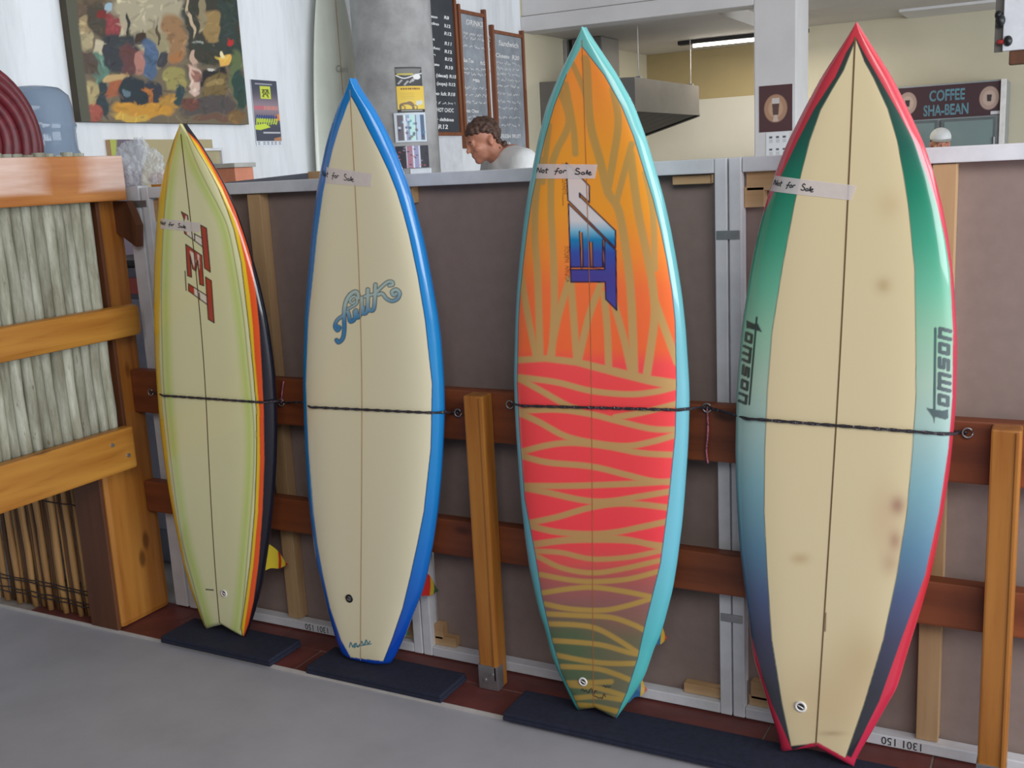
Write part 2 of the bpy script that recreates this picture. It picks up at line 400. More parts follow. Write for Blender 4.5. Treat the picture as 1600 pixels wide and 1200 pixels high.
# upside-down numbers printed on the bottom rail of the right screen
def text_obj(name, body, size, fmap, mat, parent, shear=0, bold=0):
    v, f = text_tris(body, size, shear, bold); off = Vector(parent.location) if parent else Vector((0, 0, 0))
    return meshobj(name, [Vector(fmap(a, b))-off for a, b in v], f, mat, parent)
text_obj('printed_number', '1301 150', .03, lambda a, b: (-.27-a*.9, 2.5845, .03-b), M['ink'], s3)
text_obj('printed_number', '1301 150', .03, lambda a, b: (-2.13-a*.9, 2.5845, .03-b), M['ink'], s1)

# ------------------------------------------------------------------ wooden rack
rack = empty('surfboard_rack', (-1.3, 2.5, 0), 'varnished pine rack with posts and two rails behind the surfboards', 'rack')
for z0, z1 in ((.738, .887), (.378, .490)):
    box('rail', -2.8485, 1.22, 2.527, 2.57, z0, z1, M['rail_x'], rack, .005)
for x0, x1 in ((-1.487, -1.425), (-.140, -.078)):
    y0 = 2.470
    bm = bmesh.new(); addbox(bm, -(x1-x0)/2, (x1-x0)/2, 0, .056, 0, .885, .005)
    o = bmobj('post', bm, M['pine'], rack); o.location = Vector(((x0+x1)/2, y0, .0))-Vector(rack.location)
    # routed groove strip on the front corner and galvanised shoe
    box('corner_bead', x1-.012, x1-.004, y0-.004, y0+.004, .03, .88, M['pine'], rack, .002)
    sh = box('post_shoe', x0-.002, x1+.001, y0-.004, y0+.03, 0.0005, .075, M['steel'], rack, .001)
    for q in ((x0+.02, .03), (x0+.045, .05)):
        bm = bmesh.new(); bmesh.ops.create_cone(bm, cap_ends=True, segments=10, radius1=.006, radius2=.005, depth=.004)
        b = bmobj('bolt', bm, M['steel'], rack); b.rotation_euler = (math.pi/2, 0, 0); b.location = Vector((q[0], y0-.005, q[1]))-Vector(rack.location)

# ------------------------------------------------------------------ foam mats
for x0, x1, y0, y1, lab in ((-2.64, -2.17, 2.33, 2.487, 'small dark blue foam mat under the yellow swallow tail surfboard'),
                            (-2.035, -1.545, 2.34, 2.489, 'dark blue foam mat under the blue railed surfboard'),
                            (-1.335, .35, 2.325, 2.465, 'long dark blue foam mat under the orange striped and red edged surfboards')):
    t = empty('foam_mat', ((x0+x1)/2, (y0+y1)/2, .0005), lab, 'mat')
    box('foam_sheet', x0, x1, y0, y1, .001, .013, M['mat'], t, .003)
    box('foam_sheet', x0+.002, x1-.002, y0+.001, y1, .0132, .025, M['mat'], t, .003)

# ------------------------------------------------------------------ pole fence on the left
FX = -2.78
fe = empty('pole_fence', (-2.9, 2.42, 0), 'pine fence with weathered grey pole infill and three yellow rails', 'fence')
box('post', -2.99, -2.85, 2.356, 2.582, .001, 1.56, M['pine'], fe, .020)
box('post', -2.97, -2.85, 1.30, 1.40, -.009, 1.60, M['pine'], fe, .012)
r = box('rail', -2.812, FX+.012, 1.2, 2.535, 1.46, 1.604, M['pale_rail'], fe, .006)
r = box('rail', -2.812, FX+.012, 1.2, 2.535, 1.010, 1.118, M['pine_y'], fe, .022)
r = box('rail', -2.812, FX+.012, 1.2, 2.44, .572, .715, M['pine_y'], fe, .008)
box('post_shade_board', -2.985, -2.853, 2.342, 2.3555, .002, .575, M['darkwood'], fe, .002)  # dark board added to carry the shade on the post's front face
box('shade_batten', -2.849, -2.823, 2.448, 2.462, .58, 1.46, M['darkwood'], fe, .001)  # dark strip put in for the shadowed wood beside the poles
y = 2.430; pz = 0
while y > 1.25:
    rr = random.uniform(.015, .022); pts = []; rad = []
    for i in range(9):
        z = .66+(1.615+random.uniform(-.006, .006)-.66)*i/8
        pts.append((-2.832+random.uniform(-.002, .002), y-rr+random.uniform(-.003, .003), z)); rad.append(rr*random.uniform(.92, 1.06))
    tube('pole', pts, rad, M['poles'], fe, 10)
    y -= 2*rr-.001
for bx_, bz_ in ((2.345, .672), (2.405, .622)):
    bm = bmesh.new(); bmesh.ops.create_cone(bm, cap_ends=True, segments=8, radius1=.008, radius2=.006, depth=.006)
    b = bmobj('bolt', bm, M['steel'], fe); b.rotation_euler = (0, math.pi/2, 0); b.location = Vector((FX+.014, bx_, bz_))-Vector(fe.location)
# dark diagonal brace behind the post
prism('brace', [px(170, 315, 1, 2.545), px(197, 314, 1, 2.545), px(213, 352, 1, 2.545), px(213, 386, 1, 2.545), px(163, 349, 1, 2.545)], (0, .03, 0), M['darkwood'], fe)

# thin bamboo cane screen at the foot of the fence
bs = empty('bamboo_screen', (-3.2, 2.40, 0), 'thin bamboo cane screen tied with dark wire under the pole fence', 'screen')
x = -3.0; i = 0
while x > -3.53:
    thick = (i % 5 == 0)
    rr = .011 if thick else random.uniform(.005, .008)
    pts = []; rad = []
    for q in range(7):
        z = .002+.62*q/6; pts.append((x-rr+random.uniform(-.002, .002), 2.385+(.0 if thick else .012)+random.uniform(-.002, .002), z)); rad.append(rr*(1.12 if q in (2, 4) else 1))
    tube('cane', pts, rad, M['bamboo'] if thick or i % 3 == 0 else M['bamboodark'], bs, 8)
    x -= 2*rr+.001; i += 1
for z in (.05, .065, .10, .112, .43):
    tube('wire', [(-3.53+.53*q/12, 2.368+random.uniform(-.002, .002), z+random.uniform(-.003, .003)) for q in range(13)], .0022, M['wire'], bs, 6)

# ------------------------------------------------------------------ surfboards
ZB = .0262
class Board:
    NU, NV = 290, 800
    def __init__(s, label, left, right, nose, tail_c, tail, hull_col, fit):
        """left/right: outline points measured in the photograph, turned into real outline half widths"""
        s.ymid, s.rn, s.rt, s.h0 = fit; s.L = 1.8; s.base = np.array([0, 0, ZB]); s.tilt = 0
        N = px(*nose, 1, s.yc(s.L)); T = px(*tail_c, 1, s.yc(0))
        s.base = np.array([T[0], 0.0, ZB])
        s.L = math.hypot(N[0]-T[0], N[2]-ZB); s.tilt = math.atan2(N[0]-T[0], N[2]-ZB)
        ab = []
        for pts, sg, dy in ((left, -1, 0.0), (right, 1, 0.0)):
            q = []
            for p in pts:
                y = s.yc(.9)
                for it in range(3):
                    P = px(p[0], p[1], 1, y+dy); a, b = s.local(P); y = s.yc(np.clip(a, 0, s.L))
                q.append((a, sg*b))
            q.append((s.L, 0)); q.sort(); ab.append(np.array(q))
        st = np.linspace(0, s.L, 400)
        wl = np.interp(st, ab[0][:, 0], ab[0][:, 1]); wr = np.interp(st, ab[1][:, 0], ab[1][:, 1])
        wm = (wl+wr)/2
        ker = np.hanning(15); ker /= ker.sum(); pad = np.concatenate([2*wm[0]-wm[1:8][::-1], wm, -wm[-8:-1][::-1]])
        s.st, s.w_ = st, np.maximum(np.convolve(pad, ker, 'valid'), 0); s.w_[-1] = 0
        s.tail = tail
        s.root = empty('surfboard', tuple(s.base+np.array([0, 2.49, 0])), label, 'surfboard', 'surfboards standing in the rack', rot=(0, s.tilt, 0))
        s.build(hull_col)
    def yc(s, a):
        q = np.asarray(a)/s.L
        return s.ymid-s.rt*np.clip((.4-q)/.4, 0, 1)**2-s.rn*np.clip((q-.45)/.55, 0, 1)**2
    def local(s, P):
        d = np.asarray(P)-s.base; c, sn = math.cos(s.tilt), math.sin(s.tilt)
        return d[0]*sn+d[2]*c, d[0]*c-d[2]*sn
    def w(s, a): return np.interp(a, s.st, s.w_)
    def h(s, a):
        q = np.asarray(a)/s.L
        return s.h0*np.clip(1-np.abs((q-.48)/.55)**2.6, .0, 1)**.8+.007
    def a_tail(s, u):
        kind, d = s.tail
        lev = u*s.w_[0]*math.tan(s.tilt)          # tail cut level with the mat
        if kind == 'swallow': return d*(1-np.abs(u))+lev
        return d*np.abs(u)**3+lev
    def surf(s, a, b, off=0.0):
        """local coordinates (x, y, z) of the deck at distance a up the stringer, b across"""
        wv = np.maximum(s.w(a), 1e-4); u = np.clip(b/wv, -1, 1)
        n = -s.h(a)*np.sqrt(np.clip(1-np.abs(u)**5, 0, 1))
        return np.stack([np.asarray(b)*np.ones_like(n), s.yc(a)-2.49+n-off, np.asarray(a)*np.ones_like(n)], -1)
    def world(s, l):
        c, sn = math.cos(s.tilt), math.sin(s.tilt); l = np.asarray(l)
        return np.stack([s.base[0]+l[..., 0]*c+l[..., 2]*sn, 2.49+l[..., 1], s.base[2]-l[..., 0]*sn+l[..., 2]*c], -1)
    def ab(s, x, y):
        """photo point on the deck -> (a, b)"""
        yy = 2.455
        for it in range(4):
            a, b = s.local(px(x, y, 1, yy)); aa = np.clip(a, 0, s.L)
            yy = 2.49+float(s.surf(np.array(aa), np.array(b))[1])
        return a, b
    def build(s, hull_col):
        nu, nv = s.NU, s.NV
        ph = np.linspace(-math.pi/2, math.pi/2, nu); u = np.sin(ph)
        v = np.linspace(0, 1, nv)
        U, V = np.meshgrid(u, v); at = s.a_tail(U); A = at+V*(s.L-at)
        B = U*s.w(A); P = s.surf(A, B)
        edge = np.clip((A-at)/.02, 0, 1)          # round the tail edge off
        P[..., 1] = (s.yc(A)-2.49)+(P[..., 1]-(s.yc(A)-2.49))*np.sqrt(1-(1-edge)**2)
        s.U, s.A = U.ravel(), A.ravel(); s.P = P.reshape(-1, 3)
        i = np.arange(nv-1)[:, None]*nu+np.arange(nu-1)[None]; f = np.stack([i, i+1, i+1+nu, i+nu], -1).reshape(-1, 4)
        s.deck = s.grid_mesh('deck', s.P, f, DECKMAT); s.Q = proj(s.world(s.P))
        s.C = np.tile(lin(hull_col), (len(s.P), 1))
        # hull: bottom and lower rail
        mu, mv = 49, 220; ph = np.linspace(-math.pi/2, math.pi/2, mu); u = np.sin(ph); U, V = np.meshgrid(u, np.linspace(0, 1, mv)); at = s.a_tail(U)
        A = at+V*(s.L-at); n = s.h(A)*np.sqrt(np.clip(1-np.abs(U)**5, 0, 1)); edge = np.clip((A-at)/.02, 0, 1); n = n*np.sqrt(1-(1-edge)**2)
        H = np.stack([U*s.w(A), s.yc(A)-2.49+n, A], -1).reshape(-1, 3)
        i = np.arange(mv-1)[:, None]*mu+np.arange(mu-1)[None]; f = np.stack([i, i+mu, i+1+mu, i+1], -1).reshape(-1, 4)
        s.hull = s.grid_mesh('hull', H, f, DECKMAT); paint_attr(s.hull, lin(hull_col))
    def grid_mesh(s, name, P, f, mat):
        me = bpy.data.meshes.new(name); n = len(f)
        me.vertices.add(len(P)); me.vertices.foreach_set('co', P.astype(np.float32).ravel())
        me.loops.add(n*4); me.loops.foreach_set('vertex_index', f.astype(np.int32).ravel())
        me.polygons.add(n); me.polygons.foreach_set('loop_start', np.arange(0, n*4, 4, dtype=np.int32)); me.polygons.foreach_set('loop_total', np.full(n, 4, np.int32))
        me.polygons.foreach_set('use_smooth', np.ones(n, bool)); me.update(calc_edges=True); me.materials.append(mat)
        o = bpy.data.objects.new(name, me); COL.objects.link(o); o.parent = s.root; return o
    def poly(s, pts, col): blend(s.C, polymask(s.Q, pts), lin(col))
    def stroke(s, pts, wd, col, soft=1.2): blend(s.C, strokemask(s.Q, pts, wd, soft), lin(col))
    def yramp(s, stops):
        ys = [p[0] for p in stops]; c = np.array([lin(p[1]) for p in stops])
        return np.stack([np.interp(s.Q[:, 1], ys, c[:, k]) for k in range(3)], -1)
    def text(s, body, p0, p1, height, col, shear=0, bold=0, flip=1):
        """lettering from photo point p0 (start of baseline) to p1 (end of the string)"""
        v, f = text_tris(body, 1.0, shear, bold); wd = v[:, 0].max()
        p0 = np.array(p0, float); p1 = np.array(p1, float); ex = (p1-p0)/wd; d = (p1-p0)/np.hypot(*(p1-p0)); ey = np.array([d[1], -d[0]])*height*flip
        q = p0+v[:, :1]*ex+v[:, 1:]*ey/.72
        lo, hi = q.min(0)-2, q.max(0)+2; idx = np.where(((s.Q > lo) & (s.Q < hi)).all(1))[0]; Qs = s.Q[idx]; m = np.zeros(len(idx))
        for t in f: m = np.maximum(m, polymask(Qs, q[list(t)]))
        mm = np.zeros(len(s.Q)); mm[idx] = m; blend(s.C, mm, lin(col))
    def finish(s): paint_attr(s.deck, s.C)
    def stringer(s, mat=None, wd=.003):
        a = np.linspace(s.a_tail(np.array(0.0))+.014, s.L-.03, 120); V = []; F = []
        for i, q in enumerate(a):
            for b in (-wd/2, wd/2): V.append(s.surf(q, np.array(b), .0006))
            if i: F.append((2*i-2, 2*i-1, 2*i+1, 2*i))
        # keep a little depth: a thin strip let into the deck
        n = len(V); V += [v+np.array([0, .002, 0]) for v in V]; F += [(f[3]+n, f[2]+n, f[1]+n, f[0]+n) for f in F]
        return meshobj('stringer', V, F, mat or M['stringer'], s.root)
    def plug(s, x, y, ring, cup, r=.0125):
        a, b = s.ab(x, y); c = s.surf(a, np.array(b)); o = empty_part('leash_plug', s.root)
        V = []; F = []
        prof = [(r*.62, .0005), (r*.62, .0026), (r, .0026), (r, -.002)]
        for q, (rr, hh) in enumerate(prof):
            for k_ in range(24):
                an = 2*math.pi*k_/24; V.append((c[0]+rr*math.cos(an), c[1]-hh, c[2]+rr*math.sin(an)))
            if q:
                for k_ in range(24): F.append(((q-1)*24+k_, (q-1)*24+(k_+1) % 24, q*24+(k_+1) % 24, q*24+k_))
        rg = meshobj('leash_plug', V, F, ring, s.root, True)
        V = [(c[0]+r*.63*math.cos(2*math.pi*k_/24), c[1]-.0012, c[2]+r*.63*math.sin(2*math.pi*k_/24)) for k_ in range(24)]
        meshobj('plug_cup', V, [tuple(range(24))], cup, rg)
        tube_o = meshobj('plug_bar', *tube_geom([(c[0]-r*.5, c[1]-.0015, c[2]+r*.2), (c[0]+r*.5, c[1]-.0015, c[2]-r*.2)], .0016, 6), ring, rg, True)
    def tape(s, quad, strokes, wd=.0018):
        """quad: tape corners in the photo (tl, tr, br, bl); strokes in tape units (0..1, 0..1)"""
        q = [np.array(s.ab(*p)) for p in quad]; nx, ny = 36, 6; V = []; F = []
        def at(u, v, off):
            ab = q[0]*(1-u)*(1-v)+q[1]*u*(1-v)+q[2]*u*v+q[3]*(1-u)*v
            ww = float(s.w(ab[0])); b = float(np.clip(ab[1], -ww*.985, ww*.985)); return s.surf(ab[0], np.array(b), off)
        for j in range(ny+1):
            for i in range(nx+1): V.append(at(i/nx, j/ny, .0014))
        for j in range(ny):
            for i in range(nx): k_ = j*(nx+1)+i; F.append((k_, k_+nx+1, k_+nx+2, k_+1))
        t = meshobj('tape', V, F, M['tape'], s.root, True); t['label'] = 'translucent tape handwritten Not for Sale'
        tl = np.hypot(*(q[1]-q[0])); th = np.hypot(*(q[3]-q[0])); V = []; F = []
        L_ = [[(p[0]*tl, p[1]*th) for p in ln] for ln in strokes]
        V, F = ribbon(L_, wd, lambda a, b: at(a/tl, b/th, .0022))
        hw = meshobj('handwriting', V, F, M['ink'], t)
    def fin(s, a, b, col_fn, size=.11, rake=.06, toe=0.0):
        """fin standing off the hull: outline in (depth, along) swept towards the tail"""
        n = 10; edgeF = [(0, .5), (.35, .30), (.7, .02), (1.0, -.42)]; edgeB = [(0, -.5), (.4, -.45), (.75, -.52), (1.0, -.47)]
        lead = smooth_line(edgeF, 6); trail = smooth_line(edgeB, 6); V = []; F = []; C = []
        wv = float(s.w(a)); u = abs(b)/wv; y0 = float(s.yc(a))-2.49+float(s.h(a))*math.sqrt(max(0, 1-u**5))-.006
        for i in range(len(lead)):
            dp = i/(len(lead)-1)
            z0 = lead[i][1]*size; z1 = trail[i][1]*size; d = dp*size
            th = .0045*(1-dp*.75)
            for q, (z, tt) in enumerate(((z0, 0), ((z0+z1)/2, th), (z1, 0), ((z0+z1)/2, -th))):
                zz = a+z-dp*rake*.3
                V.append((b+tt+dp*.012*np.sign(b), y0+d, zz)); C.append(lin(col_fn(dp, (z0-z)/max(z0-z1, 1e-5))))
        for i in range(len(lead)-1):
            for q in range(4): F.append((i*4+q, i*4+(q+1) % 4, i*4+4+(q+1) % 4, i*4+4+q))
        F.append(tuple(range(4))); e = (len(lead)-1)*4; F.append((e+3, e+2, e+1, e))
        o = meshobj('fin', V, F, DECKMAT, s.root); paint_attr(o, np.array(C)); return o
def empty_part(name, parent): return None
DECKMAT = attr_mat('gloss_resin', .24, .5, .5)

# handwriting: Not for Sale in tape units
def arc(cx, cy, rx, ry, a0, a1, n=12): return [(cx+rx*math.cos(t), cy+ry*math.sin(t)) for t in np.linspace(math.radians(a0), math.radians(a1), n)]
def not_for_sale(x0=.06, sc=1.0, y0=.5):
    S = [[(0, .14), (.004, -.18), (.03, .12), (.035, -.2)],
         arc(.055, .04, .011, .09, 0, 360), [(.085, -.2), (.082, .1), (.092, .13)], [(.072, -.06), (.1, -.08)],
         [(.185, -.18), (.172, -.2), (.166, .05), (.158, .25)], [(.15, 0), (.182, -.02)], arc(.2, .03, .011, .09, 0, 360),
         [(.222, .1), (.224, -.05), (.232, -.08), (.245, -.06)],
         [(.345, -.2), (.325, -.26), (.318, -.12), (.342, -.02), (.352, .1), (.33, .16), (.312, .1)],
         arc(.375, .08, .012, .08, 0, 360)+[(.39, .16)], [(.4, .14), (.405, -.16), (.41, .14)], [(.418, .08), (.434, .03), (.428, -.04), (.418, .06), (.428, .18), (.446, .12)]]
    return [[(x0+p[0]*sc, y0+p[1]+.28*(p[0]-.2)) for p in (smooth_line(ln, 5) if len(ln) < 10 else ln)] for ln in S]

# --- board 1: yellow-green swallow tail with red, yellow and black rails
L1 = [(271, 227), (263, 260), (258, 293), (254, 327), (251, 360), (247, 427), (245, 493), (245, 560), (250, 640), (259, 720), (271, 800), (285, 880), (297, 920), (310, 960), (323, 986)]
R1 = [(302, 210), (328, 250), (354, 290), (373, 330), (388, 375), (404, 427), (418, 493), (426, 560), (431, 640), (430, 720), (424, 800), (416, 850), (406, 905), (397, 945), (379, 993)]
b1 = Board('yellow and green surfboard with red logo and black right rail', L1, R1, (286.5, 193), (352, 990.5), ('swallow', .032), (26, 24, 34), (2.4308, .0848, .0, .034))
leftedge = [(x+4, y) for x, y in L1]
red_r = [(287, 200), (315, 227), (335, 260), (355, 293), (371, 330), (382, 360), (393, 410), (400, 460), (405, 510), (408, 560), (412, 640), (413, 720), (410, 800), (404, 880), (396, 940), (388, 975), (379, 1000)]
yel_r = [(285, 198), (310, 227), (330, 260), (347, 293), (362, 330), (372, 360), (383, 410), (390, 460), (395, 510), (398, 560), (405, 640), (406, 720), (403, 800), (396, 880), (388, 940), (382, 980), (379, 1000)]
dk_r = [(284, 192), (303, 227), (323, 260), (340, 293), (355, 330), (365, 360), (376, 410), (382, 460), (388, 510), (393, 560), (400, 640), (400, 720), (397, 800), (390, 880), (382, 940), (376, 980), (379, 1000)]
farl = [(200, 190), (200, 1010)]
b1.poly([(283, 180)]+red_r+farl[::-1], (222, 84, 34)); b1.poly([(283, 180)]+yel_r+farl[::-1], (230, 190, 40))
lo = [(283, 190)]+leftedge[:-1]+[(330, 1000)]
b1.poly([(283, 185)]+[(x+1.5, y) for x, y in dk_r]+[(330, 1010)]+lo[::-1], (70, 60, 40))
b1.poly([(283, 185)]+dk_r+[(330, 1010)]+lo[::-1], (230, 226, 186))
gl = smooth_line([(280, 216), (269, 270), (262, 360), (259, 460), (261, 560), (264, 620), (274, 720), (291, 840), (308, 908), (326, 975)])
gr = smooth_line([(285, 214), (298, 250), (316, 288), (334, 322), (350, 360), (363, 427), (373, 493), (380, 560), (386, 620), (390, 680), (388, 760), (380, 860), (373, 940), (368, 985)])
C0 = b1.C.copy()
b1.C = b1.C*.86+.14*np.array(lin((190, 196, 80)))
m = polymask(b1.Q, [(283, 185)]+dk_r+[(330, 1010)]+lo[::-1]); b1.C = C0*(1-m[:, None])+b1.C*m[:, None]
b1.C = b1.C
for ln, sd in ((gl, 1), (gr, -1)):
    g = strokemask(b1.Q, ln, 3, 26)*m; blend(b1.C, np.clip(g*1.5-.2, 0, 1)*.95, lin((176, 206, 58)))
    b1.stroke([(x+sd*-7, y) for x, y in ln], 1.2, (150, 152, 96), 2)
nosem = np.clip((300-b1.Q[:, 1])/110, 0, 1)*m*.45; blend(b1.C, nosem, lin((184, 182, 92)))
# red block logo
k1 = lambda u, v: (240+u*.1583, 320+v*.1583)
P = lambda l: [k1(*p) for p in l]
RED, WHT, BLK = (176, 60, 44), (226, 216, 200), (48, 34, 30)
for poly_, col in (([(275, 70), (335, 105), (342, 150), (300, 140)], RED), ([(300, 262), (335, 285), (330, 115), (318, 105)], WHT), ([(300, 262), (335, 290), (405, 350), (405, 285), (330, 240)], WHT),
                   ([(300, 255), (330, 270), (325, 300), (308, 290)], RED), ([(405, 285), (480, 330), (492, 420), (410, 365)], WHT),
                   ([(465, 200), (522, 232), (560, 665), (503, 625)], RED), ([(317, 390), (475, 500), (495, 800), (455, 785), (435, 550), (418, 655), (385, 630), (360, 500), (375, 715), (335, 700)], RED),
                   ([(355, 450), (400, 480), (415, 560), (400, 620), (380, 560)], WHT), ([(430, 480), (450, 500), (455, 640), (440, 560)], WHT),
                   ([(345, 780), (530, 900), (530, 985), (345, 850)], WHT), ([(345, 780), (400, 815), (405, 890), (345, 850)], RED), ([(512, 712), (570, 750), (598, 1165), (540, 1130)], RED)):
    b1.poly(P(poly_), col)
for ln in ([(275, 70), (335, 105), (342, 150)], [(275, 70), (300, 140), (305, 280), (405, 355), (490, 420)], [(400, 285), (480, 330)], [(405, 285), (405, 355)], [(465, 200), (522, 232), (560, 665), (503, 625), (465, 200)],
           [(317, 390), (475, 500), (495, 800), (455, 785), (435, 550), (418, 655), (385, 630), (360, 500), (375, 715), (335, 700), (317, 390)], [(345, 780), (530, 900)], [(345, 780), (345, 850), (530, 985)], [(450, 870), (455, 935)],
           [(512, 712), (570, 750), (598, 1165), (540, 1130), (512, 712)], [(310, 655), (322, 845)]):
    b1.stroke(P(ln), 1.7, BLK, 1)
b1.stroke([(322, 921), (333, 922)], 2, (60, 54, 40))
b1.finish(); b1.stringer(wd=.0035)
b1.plug(350, 927, M['whiteplastic'], M['stringer'])
b1.tape([(253, 341), (314, 348), (312, 363), (252, 357)], [[(p[0]*1.0-.10, p[1]) for p in ln] for ln in not_for_sale(.1, 1.5)], .0022)
fy = lambda d, f: (196, 40, 30) if .62 < d < .74 or d > .93 else (226, 200, 60)
a_, b_ = b1.local(px(436, 850, 1, 2.56)); b1.fin(a_, b1.w(a_)-.035, fy, .11); b1.fin(a_, -b1.w(a_)+.035, fy, .11); b1.fin(.1, 0, fy, .10)

# --- board 2: cream with bright blue rails, squash tail
L2 = [(532, 167), (522, 200), (514, 233), (508, 267), (502, 300), (493, 367), (487, 433), (480, 500), (476, 600), (480, 700), (488, 800), (494, 850), (502, 900), (512, 950), (526, 1000), (541, 1026)]
R2 = [(557, 133), (583, 167), (603, 200), (619, 233), (633, 267), (645, 300), (654, 333), (663, 367), (676, 433), (687, 500), (694, 600), (692, 700), (685, 800), (677, 850), (668, 900), (661, 926), (650, 945), (627, 1000), (608, 1040)]
b2 = Board('cream surfboard with bright blue rails and blue script logo', L2, R2, (551.5, 122), (570.5, 1035), ('squash', .012), (14, 118, 196), (2.4635, .0966, .0274, .042))
dr = [(549, 151), (558, 167), (574, 200), (591, 233), (607, 267), (620, 300), (630, 333), (639, 367), (653, 433), (664, 500), (675, 600), (673, 700), (662, 800), (652, 850), (641, 900), (629, 950), (612, 1000), (599, 1033)]
dl = [(542, 167), (530, 200), (520, 233), (512, 267), (505, 300), (495.5, 367), (489, 433), (482, 500), (478, 600), (482, 700), (490, 800), (496, 850), (505, 900), (516, 950), (533, 1000), (548, 1027)]
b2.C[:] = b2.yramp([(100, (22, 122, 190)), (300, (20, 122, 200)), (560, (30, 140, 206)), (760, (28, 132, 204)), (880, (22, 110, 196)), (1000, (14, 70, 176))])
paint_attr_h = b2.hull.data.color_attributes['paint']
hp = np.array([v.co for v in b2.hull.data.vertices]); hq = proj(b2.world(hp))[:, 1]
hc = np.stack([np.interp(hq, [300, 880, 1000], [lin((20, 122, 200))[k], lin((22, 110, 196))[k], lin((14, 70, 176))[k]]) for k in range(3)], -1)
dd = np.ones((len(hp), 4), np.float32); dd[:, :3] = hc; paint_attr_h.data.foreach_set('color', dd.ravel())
deckpoly = dr+dl[::-1]
b2.poly(deckpoly, (228, 219, 188))
m = polymask(b2.Q, deckpoly); warm = np.clip(1-np.abs(b2.U)*1.2, 0, 1)*m*.35; blend(b2.C, warm, lin((216, 200, 160)))
b2.stroke([(x+.5, y) for x, y in dr], 1.4, (14, 60, 110), 1.2)
# script logo
k2 = lambda u, v: (500+u*.1083, 420+v*.1083)
def K(l, n=6): return [k2(*p) for p in smooth_line(l, n)]
strokes = [([(560, 420), (540, 345), (490, 335), (420, 390), (370, 490), (350, 620), (350, 760), (350, 880), (330, 1000), (270, 1060), (240, 1030)], 5.0),
           ([(400, 580), (520, 510), (530, 430), (480, 400), (430, 460), (470, 500), (500, 470)], 3.2),
           ([(330, 680), (250, 740), (215, 830), (250, 890), (285, 850), (250, 830)], 4.2),
           ([(400, 620), (420, 680), (440, 760), (500, 720), (500, 620)], 5.0), ([(520, 600), (540, 700), (580, 660), (600, 560), (600, 420)], 5.0),
           ([(620, 560), (620, 640), (680, 600), (690, 300)], 5.0), ([(690, 560), (720, 600), (780, 560), (800, 230)], 5.0), ([(640, 400), (760, 370)], 3.6),
           ([(820, 330), (900, 250), (980, 190), (1040, 190), (1050, 230), (1000, 240)], 4.2), ([(840, 370), (900, 360), (960, 430), (1040, 465), (1120, 430), (1150, 350), (1100, 300), (1040, 330), (1060, 380), (1100, 360)], 4.6)]
for ln, wd in strokes: b2.stroke(K(ln), wd+2.4, (64, 78, 84), 1.2)
C1 = b2.C.copy()
yy = b2.Q[:, 1]-(b2.Q[:, 0]-560)*-.45
for ln, wd in strokes:
    mk = strokemask(b2.Q, K(ln), wd, 1.2)
    g = np.clip((b2.Q[:, 1]+.30*(b2.Q[:, 0]-570)-468)/26, 0, 1)[:, None]
    cc = lin((176, 196, 190))*(1-g)+lin((60, 130, 178))*g
    b2.C = b2.C*(1-mk[:, None])+cc*mk[:, None]
for p in ((548, 1008), (556, 1009), (565, 1006), (572, 1004)):
    b2.stroke(smooth_line([(p[0]-2, p[1]+3), (p[0], p[1]-4), (p[0]+3, p[1]+2), (p[0]+6, p[1]-2)], 5), 1.8, (40, 120, 140), 1)
b2.stroke([(551, 1011), (580, 1006)], 1.6, (40, 120, 140), 1)
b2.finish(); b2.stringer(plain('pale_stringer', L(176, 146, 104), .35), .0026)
b2.plug(546, 935, M['black'], M['steel'], .013)
b2.tape([(511, 261), (582, 271), (580, 292), (509, 286)], [[(p[0]*1.5-.25, p[1]) for p in ln] for ln in not_for_sale(.1, 1.1)], .002)
def fr(d, f): return (204, 44, 40) if f < .72 and d < .86 else ((70, 120, 60) if f < .86 else (196, 170, 50))
def fr2(d, f): return (204, 44, 40) if d < .66 else ((206, 176, 60) if d < .8 else (50, 96, 60))
a_, b_ = b2.local(px(666, 895, 1, 2.56)); b2.fin(a_-.0, b2.w(a_)-.045, fr2, .115); b2.fin(a_, -b2.w(a_)+.045, fr2, .115)
a_, b_ = b2.local(px(640, 965, 1, 2.56)); b2.fin(a_, .06, fr2, .105)

# --- board 3: orange and red tiger stripes with turquoise rails
L3 = [(876, 117), (857, 165), (846, 213), (837, 262), (827, 310), (820, 358), (814, 407), (809, 455), (806, 503), (803, 600), (807, 680), (815, 780), (829, 880), (853, 980), (869, 1040), (888, 1080), (905, 1110)]
R3 = [(932, 68), (966, 117), (993, 165), (1012, 213), (1027, 262), (1040, 310), (1050, 358), (1058, 407), (1065, 455), (1070, 503), (1076, 600), (1075, 680), (1069, 780), (1060, 880), (1052, 930), (1042, 975), (1035, 997), (1024, 1012), (1010, 1055), (990, 1082), (963, 1124)]
b3 = Board('orange and red striped surfboard with turquoise rails and blue block logo', L3, R3, (913, 42), (932.7, 1117.5), ('swallow', .022), (96, 186, 196), (2.4345, .0767, .0199, .0375))
b3.C[:] = b3.yramp([(40, (110, 186, 182)), (300, (112, 190, 192)), (600, (120, 190, 204)), (850, (112, 190, 210)), (1000, (84, 182, 188)), (1120, (84, 178, 170))])
leftm = np.clip((-b3.U-.9)/.06, 0, 1)*np.clip((b3.Q[:, 1]-800)/150, 0, 1); blend(b3.C, leftm*.7, lin((84, 130, 96)))
dr = [(909, 72), (944, 117), (971, 165), (990, 213), (1005, 262), (1020, 310), (1032, 358), (1042, 407), (1050, 455), (1055, 503), (1057, 600), (1055, 680), (1045, 780), (1032, 880), (1007, 980), (996, 1030), (980, 1080), (961, 1124)]
